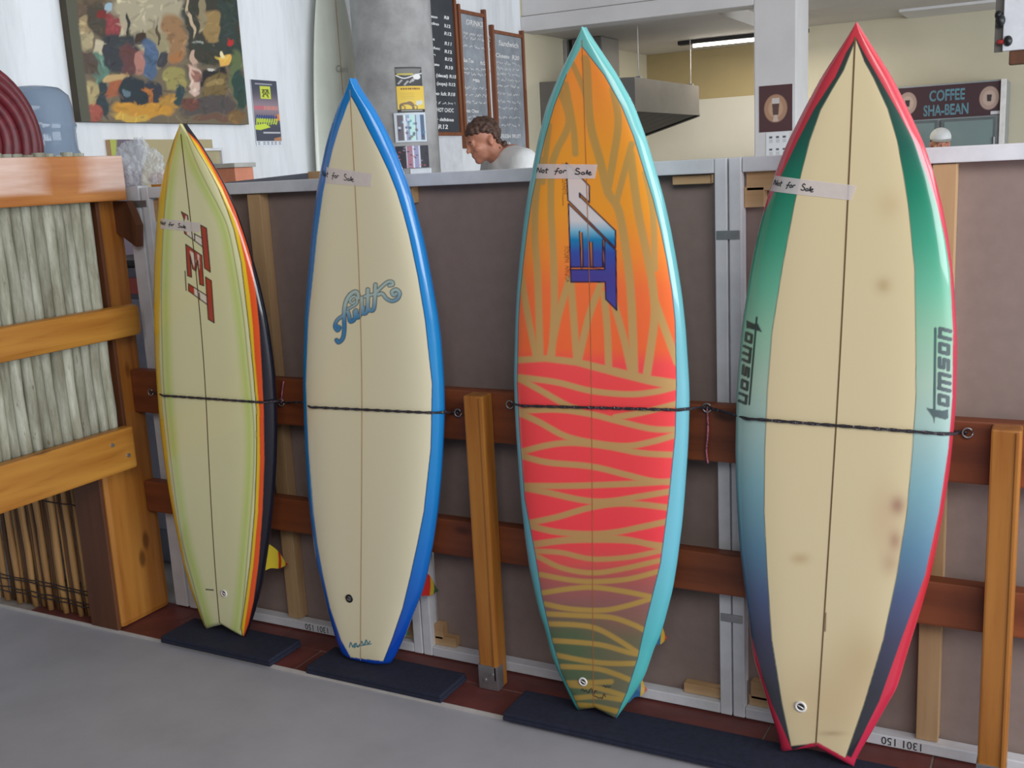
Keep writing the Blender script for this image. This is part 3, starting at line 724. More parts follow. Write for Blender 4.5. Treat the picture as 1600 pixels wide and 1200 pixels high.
dl = [(885, 117), (866, 165), (852, 213), (841, 262), (831, 310), (824, 358), (818, 407), (813, 455), (810, 503), (808, 600), (812, 680), (820, 780), (837, 870), (847, 933), (862, 998), (877, 1050), (898, 1093), (906, 1111), (934, 1108)]
dp = dr+dl[::-1]; m = polymask(b3.Q, dp)
base = b3.yramp([(60, (250, 142, 62)), (140, (244, 148, 60)), (240, (240, 158, 52)), (330, (246, 160, 52)), (400, (252, 146, 60)), (450, (254, 122, 66)), (545, (255, 112, 62)), (570, (255, 84, 84)), (620, (255, 78, 80)), (840, (252, 66, 76)), (880, (224, 84, 80)), (905, (180, 92, 86)), (940, (150, 96, 92)), (975, (136, 100, 84)), (1000, (110, 104, 78)), (1120, (104, 104, 80))])
gl_ = np.clip((960-b3.Q[:, 0])/60, 0, 1)*np.clip((b3.Q[:, 1]-940)/50, 0, 1); base = base*(1-.75*gl_[:, None])+np.array(lin((70, 100, 66)))*.75*gl_[:, None]
stripe = b3.yramp([(60, (168, 138, 78)), (260, (178, 148, 84)), (400, (200, 158, 94)), (600, (206, 162, 104)), (860, (196, 148, 92)), (920, (186, 148, 72)), (1120, (166, 138, 66))])
SM = np.zeros(len(b3.Q))
up = [([(875, 140), (889, 190), (870, 235), (862, 265), (861, 330), (865, 405), (866, 480), (862, 558)], 11), ([(848, 250), (838, 300), (836, 370), (840, 430), (844, 560)], 11), ([(813, 425), (827, 505), (838, 560)], 10),
      ([(890, 436), (872, 495), (860, 555)], 11), ([(892, 440), (897, 505), (901, 563)], 11), ([(938, 446), (920, 495), (904, 563)], 11), ([(944, 460), (949, 517), (951, 575)], 11),
      ([(914, 92), (917, 110), (922, 190), (938, 252), (950, 300), (967, 330), (980, 405), (987, 480), (991, 585)], 13), ([(958, 470), (975, 530), (987, 585)], 11),
      ([(985, 240), (997, 330), (1015, 417), (1022, 467), (1022, 505), (1010, 590)], 13), ([(1022, 467), (1040, 517), (1058, 566)], 12), ([(1008, 270), (1020, 330), (1023, 420)], 10),
      ([(958, 140), (966, 190), (958, 250), (949, 300)], 12), ([(987, 225), (962, 320)], 10), ([(895, 100), (912, 140), (922, 175)], 9), ([(884, 132), (896, 200), (899, 240)], 10), ([(858, 196), (848, 285)], 9),
      ([(804, 563), (852, 560), (902, 566), (965, 582), (1015, 594), (1060, 602)], [10, 10, 11, 13, 14, 17])]
c8 = lambda u, v: (790+.2667*u, 540+.2667*v)
for ln in ([(80, 185), (300, 215), (500, 265), (720, 285), (880, 270), (1000, 240)], [(80, 195), (200, 260), (350, 345), (430, 372)], [(80, 383), (300, 375), (500, 402), (650, 440), (850, 487), (1000, 492)], [(640, 420), (800, 392), (1000, 342)],
           [(80, 395), (200, 450), (350, 530), (520, 570), (700, 588), (850, 565), (1000, 522)], [(100, 620), (250, 583), (400, 570), (600, 592), (800, 630), (990, 640)], [(100, 648), (250, 685), (500, 708), (700, 755), (850, 792), (970, 800)],
           [(110, 822), (350, 822), (600, 815), (800, 806), (970, 795)], [(110, 835), (250, 862), (450, 905), (600, 912), (800, 882), (960, 855)], [(130, 1040), (300, 1005), (500, 948), (700, 925), (960, 950)],
           [(140, 1055), (300, 1092), (500, 1104), (650, 1092), (800, 1062), (950, 1030)], [(150, 1165), (350, 1138), (500, 1120), (700, 1135), (930, 1185)]):
    up.append(([c8(*p) for p in ln], 9.5))
c1 = lambda u, v: (800+.2583*u, 830+.2583*v)
for ln in ([(130, 85), (300, 62), (480, 55), (700, 60), (920, 88)], [(140, 120), (300, 130), (480, 168), (700, 158), (900, 118)], [(150, 150), (300, 222), (480, 252), (650, 232), (890, 178)], [(170, 262), (350, 295), (500, 305), (700, 290), (880, 245)],
           [(190, 372), (350, 348), (500, 340), (700, 368), (860, 402)], [(200, 440), (350, 470), (550, 478), (700, 450), (860, 402)], [(200, 500), (400, 510), (600, 522), (740, 568), (810, 605)], [(220, 560), (400, 568), (520, 592), (650, 662), (770, 742)],
           [(250, 662), (400, 672), (550, 690), (700, 732), (770, 745)], [(270, 750), (450, 785), (600, 800), (750, 800)], [(300, 818), (500, 830), (620, 862), (720, 902)], [(330, 918), (500, 915), (600, 910)], [(340, 930), (520, 950), (690, 1000)], [(380, 1010), (520, 1000), (670, 1020)], [(400, 1050), (520, 1062), (640, 1090)]):
    up.append(([c1(*p) for p in ln], 8.0))
for ln, wd in up: SM = np.maximum(SM, strokemask(b3.Q, smooth_line(ln, 6) if not hasattr(wd, '__len__') else np.array(ln), wd, 2.6))
fade = np.interp(b3.Q[:, 1], [60, 300, 420], [.75, .85, 1.0]); SM *= fade
cc = base*(1-SM[:, None])+stripe*SM[:, None]
b3.C = b3.C*(1-m[:, None])+cc*m[:, None]
b3.stroke(dr, 1.3, (60, 80, 100), 1.2); b3.stroke(dl[:-1], 1.1, (70, 84, 84), 1.2)
# block logo
k3 = lambda u, v: (820+u*.225, 230+v*.225)
P3 = lambda l: [k3(*p) for p in l]
grad = b3.yramp([(280, (226, 208, 202)), (345, (220, 214, 216)), (362, (120, 184, 214)), (374, (30, 132, 186)), (395, (62, 84, 170)), (430, (78, 70, 152)), (490, (80, 76, 160))])
ORG = b3.C.copy()
def gpoly(pts):
    mk = polymask(b3.Q, pts); b3.C = b3.C*(1-mk[:, None])+grad*mk[:, None]
def restore(pts):
    mk = polymask(b3.Q, pts); b3.C = b3.C*(1-mk[:, None])+ORG*mk[:, None]
J = [(288, 110), (395, 215), (448, 270), (448, 385), (380, 320), (385, 345), (630, 580), (630, 700), (300, 368)]
E_ = [(303, 392), (632, 715), (638, 1132), (562, 1055), (558, 936), (320, 936)]
gpoly(P3(J)); gpoly(P3(E_))
for sl in ([(380, 585), (398, 595), (404, 838), (392, 838)], [(450, 658), (468, 660), (472, 836), (458, 836)], [(318, 834), (552, 836), (552, 848), (318, 848)], [(540, 640), (552, 650), (552, 840), (544, 840)]): restore(P3(sl))
LN = (52, 34, 60)
for ln in (J+[J[0]], E_+[E_[0]], [(380, 585), (392, 838)], [(398, 595), (404, 836)], [(450, 658), (458, 836)], [(468, 660), (472, 836)], [(318, 834), (545, 834)], [(318, 849), (554, 849), (554, 648)], [(542, 640), (542, 834)], [(380, 320), (380, 345), (385, 350)]):
    b3.stroke(P3(ln), 2.3, LN, 1)
b3.text('SURFBOARDS', k3(255, 112), k3(265, 330), 6.0, (50, 34, 26), bold=.03); b3.stroke([k3(264, 335), k3(266, 405)], 1, (90, 70, 40))
b3.text('SOUTH  AFRICA', k3(276, 688), k3(284, 938), 6.0, (44, 30, 26), bold=.03)
def sign(b, x, y, n, wd, col, seed, h=5):
    rg = random.Random(seed); pts = [(x, y)]
    for i in range(n): pts.append((x+(i+1)*wd/n, y+rg.uniform(-h, h)+(i+1)*.35))
    b.stroke(smooth_line(pts, 6), 1.5, col, 1)
sign(b3, 908, 1079, 10, 24, (30, 28, 26), 3); sign(b3, 926, 1086, 8, 20, (30, 28, 26), 5, 4); sign(b3, 942, 1072, 6, 12, (40, 36, 30), 8, 1.6)
b3.finish(); b3.stringer(plain('red_brown_stringer', L(170, 108, 66), .35), .0018)
b3.plug(911, 1065, M['whiteplastic'], M['dark'], .0125)
b3.tape([(841, 256), (934, 257), (930, 279), (838, 279)], [[(p[0]*2.1-.33, p[1]) for p in ln] for ln in not_for_sale(.16, 1.0)], .0026)
def frb(d, f): return (40, 110, 160) if d < .62 else ((232, 190, 60) if d < .84 else (220, 80, 50))
a_, b_ = b3.local(px(1043, 962, 1, 2.56)); b3.fin(a_, b3.w(a_)-.04, frb, .115); b3.fin(a_, -b3.w(a_)+.04, frb, .115)
a_, b_ = b3.local(px(1010, 1040, 1, 2.56)); b3.fin(a_, b3.w(a_)-.03, frb, .11)

# --- board 4: red edged board with green to blue airbrushed borders
L4 = [(1282, 120), (1256, 170), (1234, 220), (1215, 270), (1199, 320), (1186, 370), (1175, 420), (1160, 520), (1151, 620), (1148, 700), (1152, 800), (1161, 900), (1174, 1000), (1181, 1036), (1187, 1058), (1202, 1100), (1231, 1180)]
R4 = [(1392, 120), (1418, 170), (1445, 220), (1463, 270), (1476, 320), (1485, 370), (1491, 420), (1498, 520), (1496, 620), (1487, 700), (1474, 800), (1455, 900), (1423, 1000), (1411, 1040), (1404, 1075), (1388, 1096), (1343, 1184)]
b4 = Board('cream surfboard with red edges and green to blue borders', L4, R4, (1339.5, 35), (1276, 1188.5), ('swallow', .035), (196, 52, 70), (2.4557, .0892, .0317, .0388))
b4.C[:] = b4.yramp([(30, (200, 60, 70)), (300, (206, 62, 80)), (600, (190, 60, 82)), (900, (200, 50, 60)), (1180, (206, 50, 80))])
gin_l = [(1322, 82), (1305, 120), (1272, 170), (1246, 220), (1222, 270), (1200, 320), (1150, 420), (1120, 700), (1140, 900), (1176, 1000), (1192, 1060), (1206, 1100), (1238, 1172)]
gin_r = [(1350, 82), (1372, 120), (1401, 170), (1428, 220), (1447, 270), (1464, 320), (1476, 370), (1484, 420), (1489, 520), (1488, 620), (1482, 700), (1467, 800), (1445, 900), (1408, 1000), (1374, 1095), (1330, 1184)]
gp = [(1337, 58)]+gin_r+[(1278, 1158)]+gin_l[::-1]
gm = polymask(b4.Q, gp)
green = b4.yramp([(60, (62, 60, 58)), (150, (48, 70, 64)), (230, (36, 96, 82)), (300, (36, 128, 100)), (380, (70, 158, 128)), (450, (108, 182, 152)), (520, (148, 194, 166)), (600, (170, 196, 178)), (680, (160, 190, 186)), (760, (126, 170, 180)), (860, (90, 130, 156)), (930, (76, 92, 128)), (1000, (64, 66, 92)), (1080, (52, 54, 64)), (1170, (50, 50, 56))])
b4.C = b4.C*(1-gm[:, None])+green*gm[:, None]
cl = [(1337, 62), (1318, 110), (1300, 140), (1282, 172), (1265, 220), (1252, 270), (1241, 320), (1222, 420), (1206, 520), (1199, 610), (1195, 700), (1194, 800), (1199, 900), (1206, 1000), (1222, 1100), (1236, 1166)]
cr = [(1350, 95), (1365, 122), (1387, 170), (1402, 220), (1411, 270), (1419, 320), (1429, 420), (1431, 520), (1431, 620), (1426, 700), (1417, 800), (1401, 900), (1380, 1000), (1350, 1100), (1321, 1184)]
b4.poly(cl[::-1]+cr+[(1278, 1160)], (224, 207, 166))
b4.stroke(cl, 1.2, (90, 100, 90), 1.4); b4.stroke(cr, 1.2, (90, 100, 90), 1.4)
# old stains in the cream laminate
for x, y, rx, ry, s_, c_ in ((1380, 446, 12, 12, .45, (168, 132, 80)), (1402, 790, 12, 15, .7, (150, 92, 84)), (1398, 845, 10, 16, .6, (160, 104, 88)), (1390, 880, 14, 18, .4, (170, 120, 96)), (1250, 873, 14, 8, .45, (176, 134, 90)), (1390, 320, 20, 22, .25, (190, 150, 100)), (1300, 1100, 90, 70, .28, (178, 130, 82)), (1382, 810, 26, 60, .3, (196, 150, 120)), (1350, 1030, 40, 50, .3, (178, 138, 90)), (1300, 1146, 20, 4, .4, (150, 110, 80))):
    d = np.exp(-(((b4.Q[:, 0]-x)/rx)**2+((b4.Q[:, 1]-y)/ry)**2)); blend(b4.C, d*s_*polymask(b4.Q, cl[::-1]+cr+[(1278, 1160)]), lin(c_))
# tomson lettering along both borders
GRY = (74, 84, 80)
k5 = lambda u, v: (1430+.1416*u, 500+.1416*v)
def block_letters(b, p0, p1, height, thick, col):
    glyph = [[[(.15, .15), (.15, .85), (.65, .85), (.65, .15), (.15, .15)]], [[(.15, .0), (.15, .9)], [(.15, .85), (1.05, .85), (1.05, 0)], [(.6, .85), (.6, 0)]],
             [[(.68, .86), (.15, .86), (.15, .52), (.65, .5), (.65, .14), (.1, .14)]], [[(.15, .15), (.15, .85), (.65, .85), (.65, .15), (.15, .15)]], [[(.15, 0), (.15, .9)], [(.15, .85), (.65, .85), (.65, 0)]]]
    p0, p1 = np.array(p0, float), np.array(p1, float); ex = (p1-p0)/4.75; d = ex/np.hypot(*ex); ey = np.array([d[1], -d[0]])*height; x = 0.0
    for g_, wd in zip(glyph, (.92, 1.32, .92, .92, .8)):
        for ln in g_: b.stroke([tuple(p0+ex*(x+q[0]+.18*q[1])+ey*q[1]) for q in ln], thick, col, 1)
        x += wd
block_letters(b4, k5(378, 975), k5(388, 120), 19, 6.4, (84, 98, 100))
b4.stroke([k5(222, 95), k5(210, 990)], 4.4, (72, 100, 96), 1)
b4.poly([k5(120, 970), k5(215, 985), k5(300, 1000), k5(365, 985), k5(365, 1085), k5(330, 1100), k5(220, 1070), k5(215, 1140), k5(205, 1140), k5(195, 1080)], (80, 96, 98))
k6 = lambda u, v: (1140+.1333*u, 480+.1333*v)
block_letters(b4, k6(185, 268), k6(112, 1100), 12.5, 4.8, (64, 76, 70))
b4.stroke([k6(318, 120), k6(230, 1140)], 3.2, (56, 74, 68), 1)
b4.poly([k6(195, 150), k6(290, 195), k6(330, 190), k6(382, 295), k6(310, 270), k6(195, 245)], (60, 72, 68))
b4.stroke([(1290, 958), (1289, 986)], 2.2, (110, 84, 60), 1.5)
b4.finish(); b4.stringer(plain('brown_stringer', L(112, 88, 60), .35), .0035)
b4.plug(1251, 1104, M['whiteplastic'], M['dark'], .0145)
b4.tape([(1207, 273), (1339, 290), (1330, 313), (1200, 297)], not_for_sale(.07, 1.1), .0022)
fd = lambda d, f: (196, 50, 60)
for q in (-1, 1): b4.fin(.27, q*.10, fd, .10)
b4.fin(.12, 0, fd, .10)
BOARDS = [b1, b2, b3, b4]

# ------------------------------------------------------------------ bungee cords
def deck_path(b, p0, p1, n=26):
    out = []
    for t in np.linspace(0, 1, n):
        x, y = p0[0]+(p1[0]-p0[0])*t, p0[1]+(p1[1]-p0[1])*t
        a, bb = b.ab(x, y); ww = float(b.w(a))
        bb = float(np.clip(bb, -ww*1.0, ww*1.0)); out.append(b.world(b.surf(a, np.array(bb), .0055)))
    return out
def rail_side(b, p, sg):
    a, _ = b.local(p); ww = float(b.w(a)); c = b.world(np.array([sg*(ww+.006), float(b.yc(a))-2.49, a])); return c
def cord(name, label, segs, hooks, loose=None):
    pts = []
    for s_ in segs: pts += [np.array(p) for p in s_]
    t = empty(name, tuple(pts[0]), label, 'bungee cord')
    # resample
    P_ = smooth_line(pts, 6)
    V, F = tube_geom(P_, .0034, 8, twist=.55, bumps=2)
    meshobj('cord', [v-Vector(t.location) for v in V], F, M['rope'], t, True)
    for h_ in hooks:
        c = np.array(h_); ring = [c+np.array([.011*math.cos(q), -.002, .011*math.sin(q)]) for q in np.linspace(.5, 2*math.pi-.2, 14)]
        ring.append(c+np.array([.011, .010, 0])); tube('hook', ring, .0024, M['steel'], t, 6)
    if loose is not None: tube('loose_end', smooth_line(loose, 5), .0028, M['pinkcord'], t, 6)
    return t
RY = 2.522
e0 = px(236, 613, 1, RY); e1 = px(440, 629, 1, RY); e2 = px(716, 645, 1, RY); e3 = px(797, 632, 1, RY); e4 = px(1105, 637, 1, RY); e5 = px(1512, 676, 1, RY)
def across(b, pl, pr):
    d = deck_path(b, pl, pr); return [rail_side(b, d[0], -1)]+d[1:-1]+[rail_side(b, d[-1], 1)]
cord('bungee_cord', 'black braided bungee cord across the yellow and the blue railed surfboards', [[e0, e0+np.array([.02, -.004, 0])], across(b1, (250, 617), (424, 629)), [e1], across(b2, (478, 635), (690, 645)), [e2-np.array([.02, .003, 0]), e2]], [e0, e1, e2],
     [e1, e1+np.array([.008, -.004, .03]), e1+np.array([.02, -.004, .07])])
cord('bungee_cord', 'black braided bungee cord across the orange striped and red edged surfboards', [[e3, e3+np.array([.008, -.004, 0])], across(b3, (806, 633), (1072, 640)), [e4], across(b4, (1153, 652), (1488, 678)), [e5-np.array([.03, .003, 0]), e5]], [e3, e4, e5],
     [e4, e4+np.array([.003, -.005, -.06]), e4+np.array([-.002, -.005, -.11]), e4+np.array([.002, -.005, -.145])])

# ------------------------------------------------------------------ things on and by the left wall
WX = -3.55
def painted_sheet(name, origin, eu, ev, nu, nv, paint_fn, parent, to_px=True):
    """flat grid (one print) with its own colours; paint_fn(Quv, Qpx) -> linear rgb"""
    off = np.array(parent.location) if parent else np.zeros(3)
    g = np.stack(np.meshgrid(np.linspace(0, 1, nu), np.linspace(0, 1, nv)), -1).reshape(-1, 2)
    P_ = np.array(origin)+g[:, :1]*np.array(eu)+g[:, 1:]*np.array(ev)
    i = np.arange(nv-1)[:, None]*nu+np.arange(nu-1)[None]; f = np.stack([i, i+1, i+1+nu, i+nu], -1).reshape(-1, 4)
    o = meshobj(name, P_-off, f.tolist(), M['painted'], parent); paint_attr(o, paint_fn(g, proj(P_))); return o
# large figurative canvas
yl, yr = px(127, 190, 0, WX+.04)[1], px(389, 192, 0, WX+.04)[1]; zb = px(127, 190, 0, WX+.04)[2]; zt = zb+.78
pt = empty('painting', (WX+.02, (yl+yr)/2, zb), 'large unframed painting of figures in a brown market street', 'painting')
box('canvas', WX+.002, WX+.038, yl, yr, zb, zt, plain('canvas_edge', L(72, 66, 52), .8), pt, .003)
def paint_pic(g, q):
    rg = np.random.RandomState(4); C = np.tile(lin((112, 100, 80)), (len(q), 1)); U, V = q[:, 0]*4, q[:, 1]*4
    U0, V0 = U, V; U = U0+12*np.sin(V0*.021+U0*.011)+5*np.sin(V0*.06+U0*.04+1.3); V = V0+12*np.sin(U0*.02+V0*.008+.7)+5*np.sin(U0*.055+V0*.03)
    def dab(u, v, ru, rv, col, ang=0, k=1.0):
        a = math.radians(ang); du, dv = U-u, V-v; x_ = (du*math.cos(a)+dv*math.sin(a))/ru; y_ = (-du*math.sin(a)+dv*math.cos(a))/rv
        d = np.maximum(np.abs(x_), np.abs(y_))*.5+np.hypot(x_, y_)*.5; blend(C, np.clip((1.05-d)*6, 0, 1)*k, lin(col))
    for d in ((950, 150, 260, 200, (168, 158, 132)), (560, 60, 120, 110, (96, 80, 62)), (1090, 240, 70, 170, (152, 116, 80), -6), (980, 300, 70, 120, (150, 140, 108)),
              (1330, 150, 190, 260, (58, 56, 48), -5), (1330, 170, 80, 100, (150, 124, 78), -25), (1270, 60, 20, 160, (142, 130, 100), 10), (1190, 110, 10, 140, (190, 170, 140), -8), (1430, 150, 60, 300, (50, 62, 56), -6),
              (530, 240, 45, 90, (170, 156, 120), -6), (540, 150, 40, 60, (152, 132, 98)), (620, 130, 70, 110, (70, 62, 50)), (700, 180, 50, 90, (136, 60, 62), -4), (640, 100, 30, 30, (120, 40, 36)), (685, 55, 28, 26, (150, 176, 190)),
              (740, 330, 130, 130, (52, 56, 60)), (620, 300, 34, 50, (190, 178, 150)), (620, 430, 48, 110, (92, 124, 108), -4), (560, 400, 60, 70, (84, 70, 60)), (640, 620, 40, 130, (44, 58, 62), -6), (570, 580, 50, 80, (172, 156, 110)), (590, 700, 55, 60, (160, 84, 70)),
              (720, 490, 90, 26, (190, 160, 110)), (720, 560, 50, 60, (160, 92, 60)), (800, 380, 50, 110, (96, 60, 58)), (890, 250, 40, 42, (62, 46, 36)), (870, 400, 40, 70, (172, 120, 108), -8), (940, 370, 46, 120, (76, 98, 128), -6), (1020, 360, 36, 50, (60, 60, 66)),
              (840, 600, 90, 120, (38, 48, 56)), (800, 590, 26, 20, (96, 116, 126)), (960, 600, 50, 110, (48, 52, 62), -6), (930, 590, 16, 60, (170, 104, 50), -10), (900, 690, 200, 50, (196, 142, 52)), (1060, 640, 80, 40, (176, 132, 60)), (820, 735, 130, 24, (200, 162, 72)),
              (1090, 500, 66, 80, (152, 142, 84), -3), (1110, 370, 46, 34, (164, 112, 68), -20), (1120, 600, 34, 60, (44, 66, 70)), (1215, 500, 40, 90, (206, 176, 160), -3), (1215, 370, 16, 50, (190, 160, 140)), (1215, 470, 26, 40, (150, 104, 90)), (1330, 480, 90, 60, (40, 36, 34)),
              (1350, 540, 80, 80, (118, 98, 60)), (1350, 520, 64, 20, (150, 128, 80)), (1395, 385, 40, 40, (226, 176, 84)), (1385, 340, 10, 30, (236, 220, 170)), (1445, 270, 22, 24, (180, 44, 40)), (1480, 480, 40, 160, (96, 110, 72), -6), (1300, 660, 170, 60, (84, 76, 74)), (1200, 640, 60, 40, (106, 66, 56)),
              (1350, 740, 160, 20, (110, 80, 66)), (1500, 560, 40, 120, (46, 70, 62)), (1480, 720, 60, 40, (124, 96, 60)), (1300, 280, 110, 26, (52, 58, 50)), (1240, 272, 40, 8, (150, 150, 140)), (1310, 425, 30, 8, (200, 196, 186)), (800, 160, 10, 90, (50, 50, 46), -12), (990, 220, 8, 60, (84, 70, 56), 6)):
        dab(*d)
    for i in range(1000):
        u_, v_ = rg.uniform(470, 1550), rg.uniform(-500, 760); base_ = C[np.argmin((U-u_)**2+(V-v_)**2)]
        a = rg.uniform(-60, 60); du, dv = U-u_, V-v_; x_ = (du*math.cos(a)+dv*math.sin(a))/rg.uniform(12, 40); y_ = (-du*math.sin(a)+dv*math.cos(a))/rg.uniform(5, 13)
        blend(C, np.clip((1-np.hypot(x_, y_))*3, 0, 1)*.6, np.clip(base_*rg.uniform(.45, 1.6)+rg.uniform(-.01, .015, 3), 0, .8))
    edge = np.clip((.055-g[:, 0])/.01, 0, 1); blend(C, edge, lin((84, 84, 70)))
    return C
painted_sheet('painted_face', (WX+.0395, yl, zb), (0, yr-yl, 0), (0, 0, zt-zb), 260, 190, paint_pic, pt)
# event poster
y0, y1 = px(391, 124, 0, WX+.004)[1], px(441, 222, 0, WX+.004)[1]; z1 = px(391, 124, 0, WX+.004)[2]; z0 = px(441, 227, 0, WX+.004)[2]
po = empty('poster', (WX+.004, (y0+y1)/2, z0), 'dark event poster with yellow green badge on white wall', 'poster')
def paint_poster(g, q):
    C = np.tile(lin((74, 78, 92)), (len(q), 1)); u, v = g[:, 0], 1-g[:, 1]
    G = np.stack([u*100, v*220], -1)
    blend(C, np.exp(-((v-.42)/.16)**2)*.75, lin((170, 150, 160)))
    blend(C, polymask(G, [(33, 20), (72, 20), (72, 62), (33, 62)]), lin((206, 216, 84)))
    for ln in ([(40, 32), (64, 32)], [(40, 42), (46, 32), (52, 46), (60, 30), (66, 44)], [(40, 54), (52, 44), (62, 56)], [(44, 34), (44, 56)], [(60, 34), (60, 56)]): blend(C, strokemask(G, ln, 3.4), lin((84, 90, 40)))
    for x_ in range(6, 96, 6): blend(C, polymask(G, [(x_, 86), (x_+4, 86), (x_+4, 100), (x_, 100)])*.8, lin((224, 90, 104)) if x_ < 40 else lin((228, 140, 120)))
    blend(C, polymask(G, [(78, 118), (100, 110), (100, 135), (80, 135)]), lin((226, 140, 80)))
    for i in range(9):
        x_ = 8+i*9; hh = 34-i*2.6
        blend(C, strokemask(G, smooth_line([(x_, 160-i*2), (x_+3, 160-hh), (x_+7, 130), (x_+6, 140)], 5), 4), lin((196, 218, 70)))
        blend(C, strokemask(G, smooth_line([(x_+3, 128), (x_+5, 118), (x_+8, 126)], 5), 4), lin((50, 74, 130)))
    blend(C, polymask(G, [(2, 152), (40, 146), (60, 158), (20, 168), (2, 166)]), lin((206, 226, 76)))
    blend(C, polymask(G, [(16, 11), (80, 11), (80, 15), (16, 15)])*.7, lin((200, 200, 210))); blend(C, polymask(G, [(30, 174), (96, 174), (96, 179), (30, 179)])*.7, lin((220, 220, 224)))
    blend(C, polymask(G, [(70, 196), (98, 190), (98, 204), (70, 204)])*.7, lin((214, 150, 100)))
    blend(C, np.clip((v-.93)*200, 0, 1), lin((226, 232, 240)))
    for x_ in (6, 26, 40, 56, 70, 86):
        for y_ in (208, 214): blend(C, polymask(G, [(x_, y_), (x_+9, y_), (x_+9, y_+3), (x_, y_+3)])*.8, lin((90, 96, 110)))
    blend(C, ((u < .012) | (u > .988)).astype(float), lin((220, 226, 232)))
    return C
painted_sheet('poster_sheet', (WX+.004, y0, z0), (0, y1-y0, 0), (0, 0, z1-z0), 90, 180, paint_poster, po)

# hose reel
HX = -3.17; hc_ = px(-52, 226, 0, HX)
hr = empty('hose_reel', tuple(hc_), 'dark red coiled fire hose reel on the white wall', 'hose reel')
M['hose'] = plain('dark_red_hose', L(100, 30, 40), .45, .15, 30)
def ring(name, x_, R_, r_, mat):
    V, F = [], []
    n1, n2 = 56, 10
    for i in range(n1):
        a = 2*math.pi*i/n1
        for k_ in range(n2):
            b_ = 2*math.pi*k_/n2; V.append((x_+r_*math.sin(b_), (R_+r_*math.cos(b_))*math.cos(a), (R_+r_*math.cos(b_))*math.sin(a)))
    for i in range(n1):
        for k_ in range(n2): F.append((i*n2+k_, ((i+1) % n1)*n2+k_, ((i+1) % n1)*n2+(k_+1) % n2, i*n2+(k_+1) % n2))
    return meshobj(name, V, F, mat, hr, True)
for i in range(5): ring('hose_coil', .02+.006*(i % 2), .235-.036*i, .020, M['hose'])
for i in range(4): ring('hose_coil', -.005-.034*i, .272, .019, M['hose'])
lathe_o = lathe('drum', [(.0, -.02), (.262, -.02), (.270, -.012), (.270, .004), (.262, .010), (0, .010)], M['hose'], hr, 56); lathe_o.rotation_euler = (0, math.pi/2, 0); lathe_o.location = (-.01, 0, 0)
fl2 = lathe('rim', [(.262, -.012), (.325, -.012), (.332, -.004), (.332, .004), (.325, .010), (.262, .010)], M['hose'], hr, 56); fl2.rotation_euler = (0, math.pi/2, 0); fl2.location = (-.135, 0, 0)
tube('axle', [Vector(hr.location)+Vector((-.375, 0, 0)), Vector(hr.location)+Vector((.07, 0, 0))], .03, M['steel'], hr, 16)
box('wall_bracket', WX, WX+.02, hc_[1]-.08, hc_[1]+.08, hc_[2]-.08, hc_[2]+.08, M['steel'], hr, .004)

# water dispenser beside it
def water_plastic():
    t = NT('blue_grey_water_bottle'); t.b.inputs['Base Color'].default_value = L(150, 168, 190); t.b.inputs['Roughness'].default_value = .06; t.b.inputs['Transmission Weight'].default_value = .35; t.b.inputs['IOR'].default_value = 1.35; return t.m
wd_ = empty('water_dispenser', (-3.40, 2.735, 0), 'blue grey water dispenser bottle beside the hose reel', 'water dispenser')
lathe('bottle', [(.03, 1.37), (.04, 1.42), (.125, 1.47), (.13, 1.52), (.13, 1.60), (.137, 1.612), (.137, 1.635), (.13, 1.65), (.129, 1.72), (.135, 1.735), (.129, 1.75), (.127, 1.80), (.118, 1.845), (.09, 1.872), (.05, 1.88), (0.001, 1.88)], water_plastic(), wd_, 40)
box('dispenser_body', -3.54, -3.26, 2.60, 2.87, .001, 1.38, M['whiteplastic'], wd_, .02)
box('tap', -3.30, -3.24, 2.70, 2.73, 1.05, 1.09, M['black'], wd_, .004)

# picture board, small framed picture and boxes along the foot of the wall
pb = empty('picture_board', (WX+.05, 3.45, .9), 'beige and purple picture board with lime edge against white wall', 'picture')
ya, yb, za = px(172, 218, 0, WX+.03)[1], px(332, 222, 0, WX+.03)[1], px(172, 218, 0, WX+.03)[2]
box('backing', WX+.001, WX+.028, ya, yb, .001, za, M['rawpine'], pb, .002)
def paint_board(g, q):
    C = np.tile(lin((172, 160, 122)), (len(q), 1)); u = q[:, 0]
    blend(C, (u < 222).astype(float), lin((104, 92, 104))); blend(C, (u < 181).astype(float), lin((170, 176, 84))); return C
painted_sheet('picture_face', (WX+.0285, ya, .6), (0, yb-ya, 0), (0, 0, za-.6), 60, 20, paint_board, pb)
ya, yb, za = px(312, 231, 0, WX+.06)[1], px(350, 231, 0, WX+.06)[1], px(350, 231, 0, WX+.06)[2]
sp = empty('framed_picture', (WX+.05, (ya+yb)/2, za-.24), 'small white framed picture with blue lower half above the screens', 'picture')
for s_ in ((ya, ya+.012, za-.24, za), (yb-.012, yb, za-.24, za)): box('frame_side', WX+.03, WX+.055, *s_, M['whitepaint'], sp, .002)
for s_ in ((za-.012, za), (za-.24, za-.228)): box('frame_bar', WX+.03, WX+.055, ya+.012, yb-.012, *s_, M['whitepaint'], sp, .002)
box('picture_sheet', WX+.03, WX+.04, ya+.01, yb-.01, za-.07, za-.01, plain('olive_paper', L(170, 160, 126)), sp, 0)
box('picture_sheet', WX+.03, WX+.041, ya+.01, yb-.01, za-.23, za-.0705, plain('blue_paper', L(92, 134, 206)), sp, 0)
box('mullion', WX+.041, WX+.055, ya+.035, ya+.043, za-.228, za-.012, M['whitepaint'], sp, .001)
p_ = px(350, 263, 0, -3.36); tb = empty('terracotta_box', (-3.36, p_[1], 0), 'terracotta coloured box by the small framed picture', 'box')
